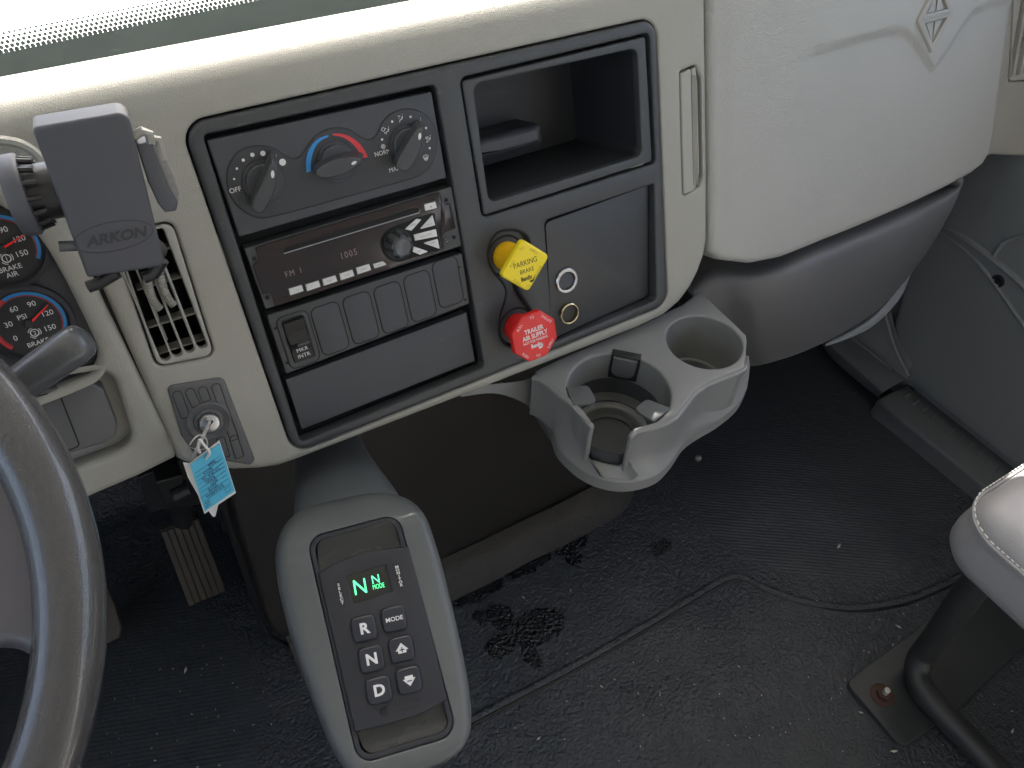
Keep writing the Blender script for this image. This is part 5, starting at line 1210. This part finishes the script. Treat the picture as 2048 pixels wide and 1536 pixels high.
# ================================================================== PASSENGER SEAT
st_ = thing('passenger_seat', (.9, 0, 0), 'pale grey vinyl passenger seat on a black tube frame, cropped by the right edge', 'seat')
SX0, SX1, SY0, SY1 = .69, 1.15, -.45, .148
def cush(nm, z0, z1, ins, m, par, top):
    o_ = rpoly([(SX0 + ins, SY0), (SX1, SY0), (SX1, SY1 - ins), (SX0 + ins, SY1 - ins)], .05, 10)
    fr = Frame((0, 0, 0), (1, 0, 0), (0, 1, 0))
    return lnk(nm, slab(fr, o_, w=z1, r=.030, depth=z1 - z0, step=.015, n=8, wf=lambda u, v: .010 * top * sst(min(u - SX0, SY1 - v) / .12)), m, par, sharp=70)
cs = cush('seat_cushion', .43, .462, .0, SEATM, st_, 1); 
o_ = rpoly([(SX0 + .003, SY0), (SX1, SY0), (SX1, SY1 - .003), (SX0 + .003, SY1 - .003)], .05, 10)
fr0 = Frame((0, 0, 0), (1, 0, 0), (0, 1, 0))
rings = []
for k in range(9):
    t = k / 8; z = .438 - .085 * t; ins = -.006 * math.sin(t * PI) + .03 * max(0, t - .7) / .3
    rings.append([Vector((x, y, z)) for x, y in offset(o_, ins)])
lnk('cushion_side', loft(rings, True), SEATM, cs, sharp=70)
se_ = [Vector((x, y, .4405)) for x, y in offset(o_, -.0035)]
lnk('piping', tube(se_ + [se_[0]], .0022, 8, cap=False), SEATM, cs)
g = G(); rs_ = resamp(offset(o_, -.0055), .0058)
for i, (x, y) in enumerate(rs_):
    if x > .95 or y < -.15: continue
    nxt = rs_[(i + 1) % len(rs_)]; a = Vector((x, y, .4475)); b = a.lerp(Vector((nxt[0], nxt[1], .4475)), .6); g += tube([a, b], .0008, 5)
lnk('stitching', g, THREAD, cs, smooth=False)
lnk('seat_pan', slab(fr0, offset(o_, .045), w=.35, r=.004, depth=.02, back=True), METB, st_)
ZP = Frame((0, 0, .006), (1, 0, 0), (0, 1, 0))
pl = ZP.px([(1690, 1366), (1822, 1268), (1995, 1110)]) ; pl2 = ZP.px([(2090, 1250), (1915, 1418), (1802, 1498)])
lnk('floor_plate', slab(ZP, rpoly([pl[0], pl[1], pl[2], pl2[0], pl2[1], pl2[2]], [.012, 0, 0, 0, 0, .014]), w=.004, r=.0015, depth=.012), PLATEM, st_)
bo_ = ZP.pix(1765, 1390, .005)
bz = thing('seat_bolt', ZP.P(*bo_, .004), '', ''); del bz['label'], bz['category']; bz.parent = st_; bz.location = ZP.P(*bo_, .004) - wloc(st_)
lnk('washer', lathe(ZP, *bo_, [(.0175, .003), (.0175, .0055), (.016, .0065), (.008, .0065)], 28), RUST, bz)
lnk('nut', lathe(ZP, *bo_, [(.0105, .006), (.0105, .013), (.0085, .014)], 6), RUST, bz)
lnk('stud', lathe(ZP, *bo_, [(.0045, .012), (.0045, .024), (.0035, .025)], 14), STEEL, bz)
tb = [onZ(2010, 1090, .37), onZ(1935, 1190, .24), onZ(1862, 1290, .085), onZ(1838, 1325, .045), onZ(1838, 1362, .030), onZ(1862, 1402, .028), onZ(1920, 1462, .030), onZ(2040, 1590, .036)]
tbc = cat([tuple(p) for p in tb], 6, False)
lnk('frame_tube', tube(tbc, .0185, 24), TUBEM, st_)
sc_ = onZ(1845, 1272, .11); 
def chip(cx, cy, z, s, nm, par):
    c0 = onZ(cx, cy, z); g = G(); vs = [c0 + RT @ Vector((a * s, b * s, -.0)) for a, b in ((-.3, .9), (-.6, .2), (-.1, -.9), (.2, -.2), (.6, .2), (.5, .8), (.1, 1))]
    return lnk(nm, G().add(vs, [tuple(range(7))]), mat('scuffed_paint', (.12, .11, .10), .6), par)
# weld bead between tube and plate
lnk('weld', tube(cat([tuple(onZ(x, y, .014)) for x, y in ((1845, 1410), (1862, 1432), (1885, 1448))], 4, False), .004, 8), PLATEM, st_)

# ================================================================== SMALL DEBRIS AND FASTENERS ON THE FLOOR
g = G()
def crumb(x, y, L_, wd, a):
    c0 = onZ(x, y, .003); t = Vector((math.cos(a), math.sin(a), 0)); s = Vector((-t.y, t.x, 0))
    vs = [c0 + t * L_ + Vector((0, 0, .001)), c0 + s * wd, c0 - t * L_, c0 - s * wd, c0 + Vector((0, 0, wd))]
    g.add(vs, [(0, 1, 4), (1, 2, 4), (2, 3, 4), (3, 0, 4)])
for x, y, L_, a in ((1678, 1092, .007, .4), (1635, 1203, .006, 2.2), (1797, 1253, .006, 2.0), (1786, 1290, .003, .4), (1738, 1305, .003, .6), (1822, 1430, .004, .3), (1811, 1405, .004, 1.6), (1786, 1433, .003, .2),
                    (1788, 1502, .006, -.5), (2025, 1462, .005, .3), (1722, 1425, .004, 2.4), (1047, 1195, .004, 1.9), (1141, 1181, .003, 1), (1203, 1373, .003, 2), (1077, 1477, .004, .2), (980, 1422, .004, .5),
                    (371, 1340, .006, 1), (1865, 1196, .002, 1), (1320, 1390, .003, 1), (1478, 1333, .003, 2), (1905, 940, .003, 1), (1897, 925, .003, 1)):
    crumb(x, y, L_, L_ * .35, a)
for i in range(150):
    x = random.choice((random.gauss(1800, 200), random.gauss(420, 140), random.gauss(1250, 300))); y = random.gauss(1400, 90)
    if y > 1150 and not (560 < x < 950): crumb(x, y, random.uniform(.0008, .0022), .0008, random.uniform(0, 6))
cr = lnk('floor_crumbs', g, mat('pale_crumbs', (.5, .47, .40), .8, var=.3, vscale=50), smooth=False)
cr['kind'] = 'stuff'; cr['label'] = 'pale crumbs and bits of dry grass scattered over the black rubber floor'
fp = lnk('floor_fastener', lathe(Frame(onZ(1397, 915, .004), (1, 0, 0), (0, 1, 0)), 0, 0, [(.0065, -.006), (.006, .001), (.004, .003), (.001, .0035)], 18), CLAMP)
tag(fp, 'small pale round fastener in the floor just right of the cup holder', 'fastener')
